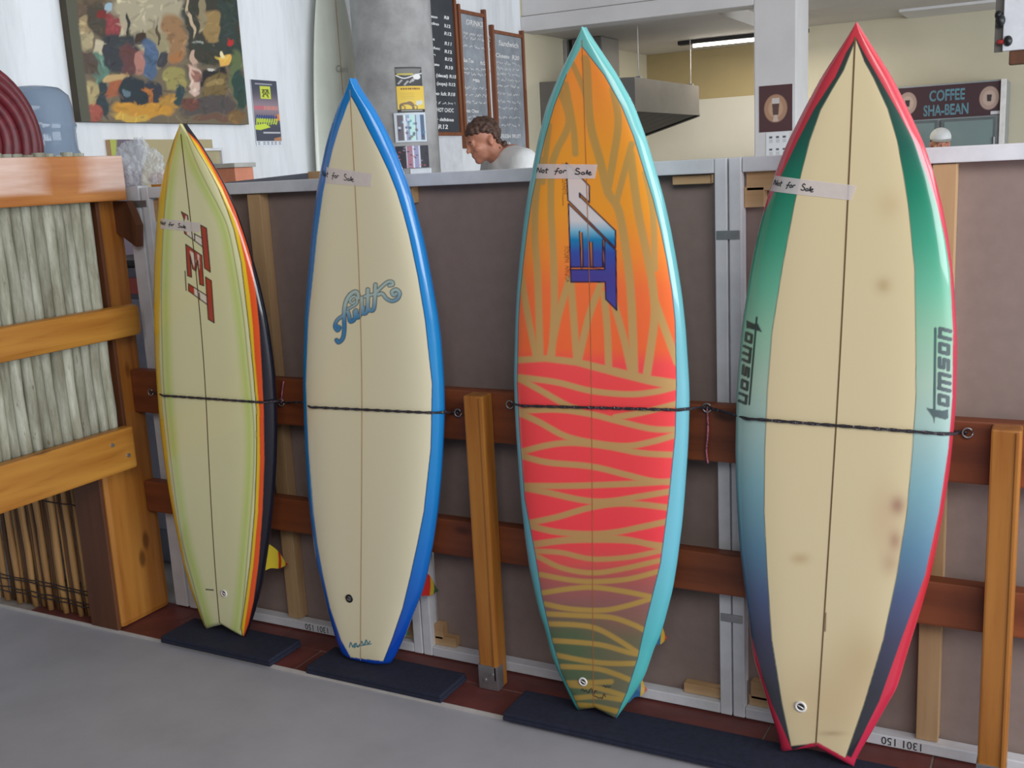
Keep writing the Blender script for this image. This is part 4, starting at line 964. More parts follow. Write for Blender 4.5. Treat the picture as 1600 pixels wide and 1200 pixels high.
box('box_body', -3.44, -3.28, p_[1]-.02, p_[1]+.10, .001, p_[2], plain('terracotta_card', L(206, 134, 106)), tb, .004); box('box_lid', -3.45, -3.27, p_[1]-.03, p_[1]+.11, p_[2]+.0005, p_[2]+.02, plain('pale_card', L(176, 176, 170)), tb, .003)
p_ = px(255, 269, 1, 2.72); ob = empty('orange_crate', (p_[0], 2.76, 0), 'orange crate behind the nose of the yellow surfboard', 'crate')
box('crate_body', p_[0]-.045, p_[0]+.02, 2.70, 2.82, .001, p_[2], plain('orange_plastic', L(224, 150, 66)), ob, .006); box('crate_rim', p_[0]-.05, p_[0]+.025, 2.695, 2.825, p_[2]-.03, p_[2]-.015, plain('orange_rim', L(214, 136, 52)), ob, .004)

# grey partition board standing behind the first screen
A_, B_ = px(352, 285, 1, 2.72), px(482, 270, 1, 2.72)
gpz = empty('partition_board', (-2.3, 2.73, 0), 'dark grey board peeping over the first white screen', 'board')
prism('board_sheet', [(A_[0], 2.72, .001), (B_[0], 2.72, .001), (B_[0], 2.72, B_[2]), (A_[0], 2.72, A_[2])], (0, .02, 0), plain('blue_grey_board', L(120, 124, 138), .7), gpz)
C_ = px(505, 267, 1, 2.72); box('pine_end', B_[0]+.001, C_[0]+.02, 2.715, 2.745, .001, C_[2], M['rawpine'], gpz, .002)

# drinks cooler glimpsed between the fence and the screens
ck = empty('drinks_cooler', (-3.2, 3.05, 0), 'blue grey drinks cooler glimpsed behind the fence post', 'cooler')
box('cooler_body', -3.42, -2.93, 2.90, 3.13, .001, 1.2, plain('blue_grey_metal', L(126, 136, 156), .4), ck, .01)
box('cooler_lid', -3.43, -2.92, 2.895, 3.14, 1.201, 1.23, M['black'], ck, .006)
box('cooler_door', -3.40, -2.95, 2.885, 2.899, .15, 1.08, plain('pale_blue_door', L(150, 158, 182), .3), ck, .006)
box('red_label', -3.38, -2.96, 2.883, 2.899, 1.10, 1.16, plain('red_label', L(196, 90, 84), .4), ck, .002)

# crumpled clear plastic on top of the end post
def crumple():
    bm = bmesh.new(); bmesh.ops.create_icosphere(bm, subdivisions=5, radius=1); rg = random.Random(5)
    from mathutils import noise
    for v in bm.verts:
        n = noise.noise(v.co*1.7+Vector((3, 1, 7)))*.42+noise.noise(v.co*4)*.22+abs(noise.noise(v.co*7))*.14
        v.co = v.co*(1+n); v.co = Vector((v.co.x*.085, v.co.y*.05, max(v.co.z*.095, -.045)))
    return bm
t = NT('clear_plastic'); t.b.inputs['Base Color'].default_value = L(224, 230, 236); t.b.inputs['Roughness'].default_value = .12; tr = t.n('ShaderNodeBsdfTransparent'); ms = t.n('ShaderNodeMixShader'); ms.inputs[0].default_value = .34
t.l(tr.outputs[0], ms.inputs[1]); t.l(t.b.outputs[0], ms.inputs[2]); t.l(ms.outputs[0], t.o.inputs[0])
p_ = px(218, 268, 1, 2.62); pg = empty('plastic_bag', (p_[0], 2.62, 1.506), 'crumpled clear plastic bag lying on the white end post', 'plastic bag')
bmobj('bag_film', crumple(), t.m, pg, loc=(0, .0, .045))
bm = crumple(); o = bmobj('bag_film', bm, t.m, pg, loc=(-.035, .0, .085)); o.scale = (.5, .7, .6); o.rotation_euler = (.2, .5, .9)

# spare white surfboard leaning flat on the wall beside the column
class Spare: pass
def spare_board():
    t_ = empty('surfboard', (WX+.06, 4.71, 0), 'pale greenish white longboard standing between wall and concrete column', 'surfboard')
    n, mu = 60, 25; V = []; F = []; Ln = 2.62
    for s_ in (-1, 1):
        b0 = len(V)
        for i in range(n+1):
            q = i/n; ww = .25*(math.sin(math.pi*min(1, (q*.93+.07)))**.5); hh = .03*math.sin(math.pi*min(.999, q*.98+.01))**.5
            for k_ in range(mu):
                u_ = math.sin(-math.pi/2+math.pi*k_/(mu-1)); V.append((s_*hh*math.sqrt(max(0, 1-abs(u_)**2.5))-.0+.03*(2*q-1)**2*0, u_*ww, .003+q*Ln))
        for i in range(n):
            for k_ in range(mu-1):
                a = b0+i*mu+k_; F.append((a, a+1, a+mu+1, a+mu) if s_ > 0 else (a, a+mu, a+mu+1, a+1))
    meshobj('deck', V, F, plain('pale_resin', L(206, 212, 200), .3, .03, 4, coat=.3), t_, True)
    text_obj('small_logo', 'Clark', .05, lambda a, b: (WX+.0905, 4.66+a, 2.04+b), M['steel'], t_, shear=.3)
    tube('stringer', [(WX+.0895, 4.71, .03), (WX+.0905, 4.71, 1.3), (WX+.0895, 4.71, 2.55)], .0018, M['rawpine'], t_, 6)
spare_board()

# ------------------------------------------------------------------ flyers on the column
def col_sheet(name, label, x0, y0, x1, y1, fn, cat='flyer', bumpy=.003):
    """sheet wrapped on the column; corners measured in the photo"""
    def hit(x, y):
        d = ray(x, y); o = CAM-np.array([CX, CY, 0]); R_ = CR+bumpy
        a = d[0]**2+d[1]**2; b = 2*(o[0]*d[0]+o[1]*d[1]); c = o[0]**2+o[1]**2-R_*R_; t_ = (-b-math.sqrt(max(0, b*b-4*a*c)))/(2*a); return CAM+t_*d
    A, B = hit(x0, y0), hit(x1, y1); a0 = math.atan2(A[1]-CY, A[0]-CX); a1 = math.atan2(B[1]-CY, B[0]-CX)
    nu, nv = 44, 60; zt_, zb_ = A[2], B[2]; R_ = CR+bumpy
    t_ = empty(name, (CX+CR*math.cos((a0+a1)/2), CY+CR*math.sin((a0+a1)/2), zb_), label, cat)
    g = np.stack(np.meshgrid(np.linspace(0, 1, nu), np.linspace(0, 1, nv)), -1).reshape(-1, 2)
    an = a0+(a1-a0)*g[:, 0]; P_ = np.stack([CX+R_*np.cos(an), CY+R_*np.sin(an), zt_+(zb_-zt_)*g[:, 1]], -1)-np.array(t_.location)
    i = np.arange(nv-1)[:, None]*nu+np.arange(nu-1)[None]; f = np.stack([i, i+nu, i+1+nu, i+1], -1).reshape(-1, 4)
    o = meshobj('sheet', P_, f.tolist(), M['painted'], t_); G = g*100; paint_attr(o, fn(G)); return t_
def f1(G):
    C = np.tile(lin((66, 66, 68)), (len(G), 1)); blend(C, polymask(G, [(0, 8), (100, 8), (84, 40), (30, 48), (0, 30)])*.6, lin((150, 150, 146)))
    blend(C, polymask(G, [(5, 34), (64, 34), (64, 42), (5, 42)])*.8, lin((214, 200, 70))); blend(C, strokemask(G, smooth_line([(2, 44), (30, 60), (70, 44), (98, 34)]), 6), lin((226, 226, 226)))
    for x_, y_ in ((14, 78), (36, 84), (56, 72), (66, 66)): blend(C, strokemask(G, [(x_-6, y_+10), (x_+6, y_-8)], 7), lin((180, 180, 182)))
    blend(C, np.clip((16-np.hypot(G[:, 0]-78, (G[:, 1]-52)))/2, 0, 1), lin((236, 236, 234))); return C
def f2(G):
    C = np.tile(lin((232, 196, 76)), (len(G), 1)); blend(C, np.clip((G[:, 1]-30)/60, 0, 1)*.4, lin((240, 220, 120)))
    for x_ in range(14, 86, 8): blend(C, polymask(G, [(x_, 7), (x_+6, 7), (x_+6, 14), (x_, 14)]), lin((120, 70, 40)))
    for y_ in (26, 33, 40, 48): blend(C, polymask(G, [(12, y_), (60, y_), (60, y_+2), (12, y_+2)])*.4, lin((150, 120, 60)))
    for ln in ([(10, 84), (12, 70), (34, 66), (50, 74), (56, 84)], [(30, 66), (44, 62), (54, 70)]): blend(C, strokemask(G, smooth_line(ln), 8), lin((140, 116, 90)))
    for cx_ in (16, 60): blend(C, strokemask(G, [(cx_+9*math.cos(q), 82+9*math.sin(q)) for q in np.linspace(0, 6.3, 20)], 3), lin((110, 96, 84)))
    blend(C, polymask(G, [(66, 58), (92, 54), (92, 70), (66, 74)])*.8, lin((206, 222, 226))); blend(C, np.clip((G[:, 1]-88)*3, 0, 1), lin((50, 48, 46)))
    blend(C, polymask(G, [(12, 92), (90, 92), (90, 96), (12, 96)])*.7, lin((190, 190, 190))); return C
def f3(G):
    C = np.tile(lin((206, 216, 226)), (len(G), 1)); cols = [(8, 26, (110, 104, 112)), (30, 34, (240, 244, 248)), (34, 46, (150, 170, 200)), (46, 62, (190, 232, 226)), (63, 66, (70, 84, 110)), (66, 80, (186, 206, 226)), (80, 94, (84, 104, 132))]
    for a, b, c in cols: blend(C, ((G[:, 0] > a) & (G[:, 0] < b)).astype(float)*np.where((G[:, 1] > 8) & (G[:, 1] < 94), 1, 0), lin(c))
    rg = np.random.RandomState(3)
    for i in range(26): x_, y_ = rg.uniform(8, 90), rg.uniform(12, 88); blend(C, polymask(G, [(x_, y_), (x_+8, y_), (x_+8, y_+8), (x_, y_+8)])*.8, lin(((60, 76, 108), (220, 226, 236), (120, 84, 84), (90, 140, 170))[i % 4]))
    return C
def f4(G):
    C = np.tile(lin((58, 58, 70)), (len(G), 1))
    for a, b, c in ((0, 26, (44, 44, 56)), (28, 32, (216, 220, 230)), (32, 48, (170, 120, 140)), (48, 52, (220, 224, 234)), (52, 66, (150, 150, 186)), (66, 72, (210, 214, 226)), (72, 100, (50, 50, 60))): blend(C, ((G[:, 0] > a) & (G[:, 0] <= b)).astype(float), lin(c))
    rg = np.random.RandomState(8)
    for i in range(30): x_, y_ = rg.uniform(0, 92), rg.uniform(4, 90); blend(C, polymask(G, [(x_, y_), (x_+7, y_), (x_+7, y_+6), (x_, y_+6)])*.7, lin(((190, 90, 100), (40, 40, 50), (150, 150, 170), (80, 60, 70))[i % 4]))
    return C
def f5(G):
    C = np.tile(lin((214, 220, 228)), (len(G), 1))
    for y_ in (10, 24, 40, 56, 72): blend(C, polymask(G, [(8, y_), (90, y_-4), (90, y_), (8, y_+4)])*.5, lin((120, 130, 146)))
    return C
col_sheet('flyer', 'black and white flyer with white disc, topmost on the concrete column', 617, 105, 660, 134, f1)
col_sheet('flyer', 'yellow flyer with vehicle drawing taped on the concrete column', 619, 135, 664, 175, f2)
col_sheet('flyer', 'clear holder of pale blue brochures on the concrete column', 615, 177, 667, 221, f3, bumpy=.012)
col_sheet('flyer', 'clear holder of dark brochures low on the concrete column', 618, 229, 671, 261, f4, bumpy=.012)
col_sheet('flyer', 'white printed paper under the dark brochures on the column', 641, 264, 675, 278, f5)

# ------------------------------------------------------------------ chalkboards
def scribble(seed, x0, x1, y, h):
    rg = random.Random(seed); out = []; x = x0
    while x < x1:
        n = rg.randint(3, 6); wv = []
        for i in range(n*2): wv.append((x, y+rg.uniform(-.4, .6)*h)); x += rg.uniform(.3, .5)*h
        out.append(np.clip(smooth_line(wv, 3), (x0, -9), (x1, 9))); x += h*rg.uniform(.4, .9)
    return out
def chalkboard(label, y0, y1, z0, z1, mat, rows, texts, fl=True):
    t_ = empty('chalkboard', (WX+.02, (y0+y1)/2, z0), label, 'chalkboard', 'menu chalkboards on the white wall'); X0 = WX+.002
    box('slate', X0, X0+.014, y0+.01, y1-.01, z0+.01, z1-.01, mat, t_, 0)
    box('frame_side', X0, X0+.03, y0, y0+.025, z0, z1+.03, M['frame'], t_, .003); box('frame_side', X0, X0+.03, y1-.025, y1, z0, z1+.03, M['frame'], t_, .003)
    box('frame_bar', X0, X0+.028, y0+.0255, y1-.0255, z0, z0+.022, M['frame'], t_, .003); box('frame_bar', X0, X0+.028, y0+.0255, y1-.0255, z1-.022, z1, M['frame'], t_, .003)
    off = Vector(t_.location); fm = lambda a, b: Vector((X0+.0152, a, b))-off
    for seed, a, b, z, h in rows:
        V, F = ribbon(scribble(seed, a, b, z, h*.55), .0042, fm); o = meshobj('chalk_line', V, F, M['chalk'], t_); o['kind'] = 'stuff'
    for body, a, z, h, wd in texts:
        v, f = text_tris(body, h, .12, .0012); sc = wd/max(v[:, 0].max(), 1e-6) if wd else 1
        o = meshobj('chalk_text', [fm(a+p[0]*sc, z+p[1]) for p in v], f, M['chalk'], t_); o['kind'] = 'stuff'
    return t_
cbY = lambda x, y: px(x, y, 0, WX+.02)
def T_(x, y): q = cbY(x, y); return q[1], q[2]
cx = lambda u, v: T_(660+u*.2166, v*.2166)
tx1 = []
for body, u0, u1, v, h in (('presso', 14, 112, 115, 20), ('R8', 158, 195, 135, 24), ('ppucino', 14, 122, 165, 20), ('R12', 160, 205, 195, 24), ('tte', 18, 58, 215, 20), ('R12', 160, 212, 250, 24), ('cocoa', 20, 92, 280, 20), ('R11', 162, 214, 322, 24), ('hot choc', 22, 130, 345, 20), ('R12', 162, 216, 380, 24),
                           ('latte', 26, 98, 395, 20), ('R12', 164, 218, 435, 24), ('mericano', 28, 126, 465, 20), ('R10', 166, 224, 495, 24), ('latte (decaf) R15', 32, 246, 545, 24), ('capp (soya) R12', 36, 240, 605, 24), ('cappo luk R18', 40, 240, 680, 26), ('HOT CHOC', 106, 230, 805, 30), ('xx + delicious', 62, 230, 870, 24), ('R12', 116, 188, 928, 32)):
    a, z = cx(u0, v); b, _ = cx(u1, v); tx1.append((body, a, z, abs(cx(u0, v-h)[1]-z)*1.35, b-a))
chalkboard('black menu chalkboard with clear chalk prices, nearest the concrete column', 5.35, T_(716, 100)[0], T_(700, 212)[1], 2.85, M['chalkboard'], [(5, cx(70, 740)[0], cx(240, 740)[0], cx(150, 745)[1], .03)], tx1)
tx2 = []
for body, u0, u1, v, h in (('DRINKS', 318, 440, 175, 40), ('Ice Tea', 300, 372, 445, 30), ('R12', 420, 455, 465, 24), ('Milk', 365, 420, 590, 24), ('Hot Choc', 310, 410, 810, 26)):
    a, z = cx(u0, v); b, _ = cx(u1, v); tx2.append((body, a, z, abs(cx(u0, v-h)[1]-z)*1.35, b-a))
rows2 = [(20+i, cx(300, v)[0], cx(490, v)[0], cx(395, v)[1], .035) for i, v in enumerate((255, 285, 345, 505, 540, 640, 690, 740, 845, 880))]+[(60, cx(330, 190)[0], cx(435, 190)[0], cx(380, 195)[1], .006)]
chalkboard('middle grey menu chalkboard headed DRINKS', T_(719, 100)[0], T_(765, 100)[0]-.03, T_(722, 232)[1], T_(735, 18)[1], M['chalkboard_dusty'], rows2, tx2)
tx3 = []
for body, u0, u1, v, h in (('Sandwich', 552, 695, 325, 40), ('Cheese  R20', 530, 700, 410, 32), ('FRESH FRUIT', 570, 715, 995, 28), ('R12', 585, 640, 1060, 34)):
    a, z = cx(u0, v); b, _ = cx(u1, v); tx3.append((body, a, z, abs(cx(u0, v-h)[1]-z)*1.35, b-a))
rows3 = [(40+i, cx(540, v)[0], cx(705, v)[0], cx(620, v)[1], .035) for i, v in enumerate((460, 500, 540, 580, 625, 680, 735, 785, 850, 905))]
chalkboard('grey sandwich menu chalkboard, farthest along the white wall', T_(770, 100)[0], T_(819, 100)[0], T_(815, 243)[1], T_(790, 50)[1], M['chalkboard_dusty'], rows3, tx3)
# white noticeboard under the first chalkboard
ya, yb = px(683, 240, 0, WX+.01)[1], px(722, 240, 0, WX+.01)[1]
nb = empty('noticeboard', (WX+.01, (ya+yb)/2, 1.1), 'blank white board under the first chalkboard', 'noticeboard'); box('board', WX+.001, WX+.014, ya, yb, 1.1, px(700, 213, 0, WX+.01)[2]-.005, M['whitepaint'], nb, .002); box('edge_strip', WX+.001, WX+.018, ya-.02, ya-.001, 1.1, px(700, 213, 0, WX+.01)[2]-.005, M['dark'], nb, .002)

# ------------------------------------------------------------------ kitchen
hd = empty('extractor_hood', (-3.2, 7.9, 1.64), 'grey steel extractor hood hung on the kitchen side wall', 'extractor hood')
y0, y1 = 7.26, 8.72; X0, X1 = WX+.002, -2.80
def hood():
    bm = bmesh.new(); pr = [(X0, 1.64), (X1, 1.85), (X1, 2.085), (X0, 2.11)]; t_ = .015
    a = [bm.verts.new((x_, y0, z_)) for x_, z_ in pr]; b = [bm.verts.new((x_, y1, z_)) for x_, z_ in pr]
    bm.faces.new(a); bm.faces.new(b[::-1])
    for i in (1, 2): bm.faces.new((a[i], b[i], b[i+1], a[i+1]))
    bm.faces.new((a[3], b[3], b[0], a[0]))
    bmesh.ops.recalc_face_normals(bm, faces=bm.faces)
    bmesh.ops.translate(bm, verts=bm.verts, vec=-Vector(hd.location)); return bm
bmobj('hood_shell', hood(), M['steelhood'], hd)
n_ = 6
for i in range(n_):
    ya = y0+.02+(y1-y0-.04)*i/n_; yb = y0+.02+(y1-y0-.04)*(i+1)/n_-.008
    prism('filter', [(X0+.02, ya, 1.652), (X1-.02, ya, 1.850), (X1-.02, yb, 1.850), (X0+.02, yb, 1.652)], (0, 0, .012), M['dark'], hd)
prism('rim', [(X0, y1-.0, 1.63), (X1, y1, 1.84), (X1, y1, 1.862), (X0, y1, 1.652)], (0, .012, 0), M['steelhood'], hd)
for p_, yv in (((975, 115), 7.42), ((1083, 136), 8.6)):
    tube('chain', [(X1-.03, yv, 2.085), (X1-.03, yv, 2.30), (X1-.03, yv, 2.449)], .004, M['whiteplastic'], hd, 6); box('chain_lug', X1-.05, X1-.01, yv-.02, yv+.02, 2.07, 2.10, M['steel'], hd, .003)
box('duct', X0+.05, X0+.30, 7.75, 8.1, 2.10, 2.449, M['steelhood'], hd, .01)
box('pipe_conduit', X0, X0+.03, 7.70, 7.74, 2.10, 2.44, M['steel'], hd, .004)
# fluorescent lamp
q0, q1 = px(1072, 68, 2, 2.41), px(1185, 64, 2, 2.41)
fl_ = empty('fluorescent_lamp', (q0[0], q0[1], 2.41), 'long fluorescent tube lamp on the kitchen ceiling', 'lamp')
yy_ = (q0[1]+q1[1])/2
box('fitting', q0[0]-.12, q0[0]+.93, yy_-.04, yy_+.04, 2.418, 2.449, M['dark'], fl_, .004)
te = NT('lit_tube'); te.b.inputs['Emission Color'].default_value = (1, .93, .8, 1); te.b.inputs['Emission Strength'].default_value = 14
tube('lit_tube', [(q0[0], yy_, 2.405), (q0[0]+.9, yy_, 2.405)], .013, te.m, fl_, 10)
kl = bpy.data.lights.new('kitchen_tube_glow', 'AREA'); kl.shape = 'RECTANGLE'; kl.size = 1.2; kl.size_y = .05; kl.energy = 16; kl.color = (1, .92, .78)
ko = bpy.data.objects.new('kitchen_tube_glow', kl); COL.objects.link(ko); ko.location = (q0[0]+.6, yy_, 2.385)
# shelf edge glimpsed low at the back of the kitchen
sh_ = px(1165, 246, 1, 9.1); se = empty('kitchen_shelf', (sh_[0], 9.3, 0), 'dark edged worktop at the back of the kitchen', 'worktop')
box('top', sh_[0]-.15, sh_[0]+.5, 9.05, 9.5, sh_[2]-.03, sh_[2], M['dark'], se, .004); box('cupboard', sh_[0]-.12, sh_[0]+.5, 9.1, 9.5, .001, sh_[2]-.031, M['whitepaint'], se, .004)

# poster and paper on the pillar
def flat_y(name, label, x0, y0_, x1, y1_, fn, Y=6.997, cat='poster', nu=60, nv=80):
    A, B = px(x0, y0_, 1, Y), px(x1, y1_, 1, Y); t_ = empty(name, ((A[0]+B[0])/2, Y, B[2]), label, cat)
    g_fn = lambda g, q: fn(np.stack([g[:, 0]*100, (1-g[:, 1])*100], -1))
    box('backing', A[0], B[0], Y+.0005, Y+.0028, B[2], A[2], M['whitepaint'], t_, 0)
    painted_sheet('print', (A[0], Y, B[2]), (B[0]-A[0], 0, 0), (0, 0, A[2]-B[2]), nu, nv, g_fn, t_); return t_
def coffee(G, cx_=50, cy_=50, r_=36):
    C = np.tile(lin((84, 54, 56)), (len(G), 1)); d = np.hypot((G[:, 0]-cx_), (G[:, 1]-cy_)*1.15)
    blend(C, np.clip((r_-d)/3, 0, 1), lin((176, 136, 110))); blend(C, np.clip((r_*.66-d)/3, 0, 1)*.6, lin((206, 170, 140)))
    blend(C, polymask(G, [(cx_-11, cy_-12), (cx_+11, cy_-12), (cx_+8, cy_+14), (cx_-8, cy_+14)]), lin((92, 70, 66))); blend(C, polymask(G, [(cx_-11, cy_-22), (cx_+11, cy_-22), (cx_+11, cy_-10), (cx_-11, cy_-10)]), lin((206, 200, 196)))
    blend(C, polymask(G, [(cx_-4, cy_+14), (cx_+4, cy_+14), (cx_+9, cy_+28), (cx_-9, cy_+28)]), lin((200, 184, 172))); return C
flat_y('poster', 'square brown coffee glass poster on the white pillar', 1186, 135, 1238, 204, coffee)
def cal(G):
    C = np.tile(lin((228, 230, 232)), (len(G), 1))
    for i in range(3):
        for j in range(2): x_, y_ = 14+i*30, 14+j*48; blend(C, polymask(G, [(x_, y_), (x_+14, y_), (x_+14, y_+8), (x_, y_+8)]), lin((90, 90, 96))); blend(C, polymask(G, [(x_, y_+12), (x_+16, y_+12), (x_+16, y_+26), (x_, y_+26)])*.4, lin((150, 154, 160)))
    return C
flat_y('calendar', 'white paper calendar taped below the coffee poster', 1197, 208, 1232, 246, cal, cat='calendar')

# drinks fridge with lit sign board
FA, FB = px(1400, 135, 1, 9.0), px(1571, 125, 1, 9.0); fx0, fx1, fz = FA[0]-.02, FB[0]+.01, FB[2]+.01
fr_ = empty('drinks_fridge', ((fx0+fx1)/2, 9.2, 0), 'tall glass door drinks fridge with brown coffee sign', 'fridge')
box('cabinet', fx0, fx1, 9.03, 9.5, .001, fz, plain('fridge_grey', L(150, 156, 158), .4), fr_, .006)
sz = px(1500, 183, 1, 9.0)[2]
def signp(g, q):
    G = np.stack([g[:, 0]*400, (1-g[:, 1])*100], -1); C = np.tile(lin((66, 42, 48)), (len(G), 1))
    for cx_ in (48, 345):
        d = np.hypot(G[:, 0]-cx_, G[:, 1]-48); blend(C, np.clip((36-d)/3, 0, 1), lin((172, 146, 134))); blend(C, np.clip((24-d)/3, 0, 1)*.5, lin((200, 178, 164))); blend(C, polymask(G, [(cx_-9, 38), (cx_+9, 38), (cx_+7, 58), (cx_-7, 58)]), lin((60, 50, 50)))
    for body, x0, x1, y_ in (('COFFEE', 128, 258, 46), ('SHA-BEAN', 108, 272, 90)):
        v, f = text_tris(body, 1.0, 0, .02); sc = (x1-x0)/v[:, 0].max(); qv = np.stack([x0+v[:, 0]*sc, y_-v[:, 1]*46], -1); m_ = np.zeros(len(G))
        for t_ in f: m_ = np.maximum(m_, polymask(G, qv[list(t_)]))
        blend(C, m_*.85, lin((100, 156, 172)))
    blend(C, polymask(G, [(352, 88), (388, 88), (388, 98), (352, 98)]), lin((206, 206, 210))); return C
painted_sheet('sign', (fx0+.01, 9.0265, sz), (fx1-fx0-.02, 0, 0), (0, 0, fz-.012-sz), 330, 84, signp, fr_)
t = NT('fridge_glass'); t.b.inputs['Base Color'].default_value = L(126, 142, 142); t.b.inputs['Roughness'].default_value = .08; t.b.inputs['Metallic'].default_value = 0; 
mid = (fx0+fx1)/2-.06
for a, b in ((fx0+.02, mid-.01), (mid+.01, fx1-.06)):
    d_ = box('door', a, b, 9.012, 9.029, .1, sz-.01, plain('fridge_door_frame', L(96, 104, 106), .4), fr_, .003)
    g_ = box('glass', a+.025, b-.025, 9.009, 9.0115, .13, sz-.03, t.m, d_, 0, world=False); g_.location = Vector(((a+b)/2, 9.01025, .13))-Vector(d_.location)-Vector(fr_.location)
    h_ = box('handle', b-.02, b-.008, 8.99, 9.0, .8, 1.55, M['steel'], d_, .003, world=False); h_.location = Vector((b-.014, 9.0, .8))-Vector(d_.location)-Vector(fr_.location)
box('side_trim', fx1-.04, fx1-.001, 9.005, 9.029, .1, fz, M['whiteplastic'], fr_, .003)

# white cabinet hung from the ceiling with two clip lamps (top right)
hA = px(1566, 80, 1, 5.9)
hc2 = empty('hanging_panel', (hA[0]+.2, 5.95, hA[2]), 'white panel hung from the ceiling with black and red knobs', 'panel')
box('panel', hA[0], hA[0]+.55, 5.9, 5.94, hA[2], 3.199, M['whitepaint'], hc2, .004)
box('side_plate', hA[0]-.04, hA[0]-.001, 5.94, 5.96, hA[2]+.0, 3.199, M['steelhood'], hc2, .002)
box('wood_block', hA[0]+.03, hA[0]+.5, 5.92, 6.0, hA[2]-.065, hA[2]-.001, M['darkwood'], hc2, .004)
def knob(x, y, r, mat, name):
    c = px(x, y, 1, 5.9)
    bm = bmesh.new(); bmesh.ops.create_uvsphere(bm, u_segments=14, v_segments=10, radius=r)
    for v in bm.verts: v.co.x *= .8
    o = bmobj(name, bm, mat, hc2, True); o.location = Vector(c)-Vector(hc2.location)
    tube('stem', [c, (hA[0]-.01, 5.92, c[2]+.005)], r*.35, M['black'], hc2, 8)
knob(1563, 32, .030, M['black'], 'black_knob'); knob(1560, 24, .022, M['black'], 'black_knob'); knob(1575, 64, .026, M['black'], 'black_knob')
p_ = px(1558, 66, 1, 5.9); tube('red_tip', [p_, p_+np.array([.05, 0, .0])], .011, plain('red_plastic', L(190, 60, 60)), hc2, 10)

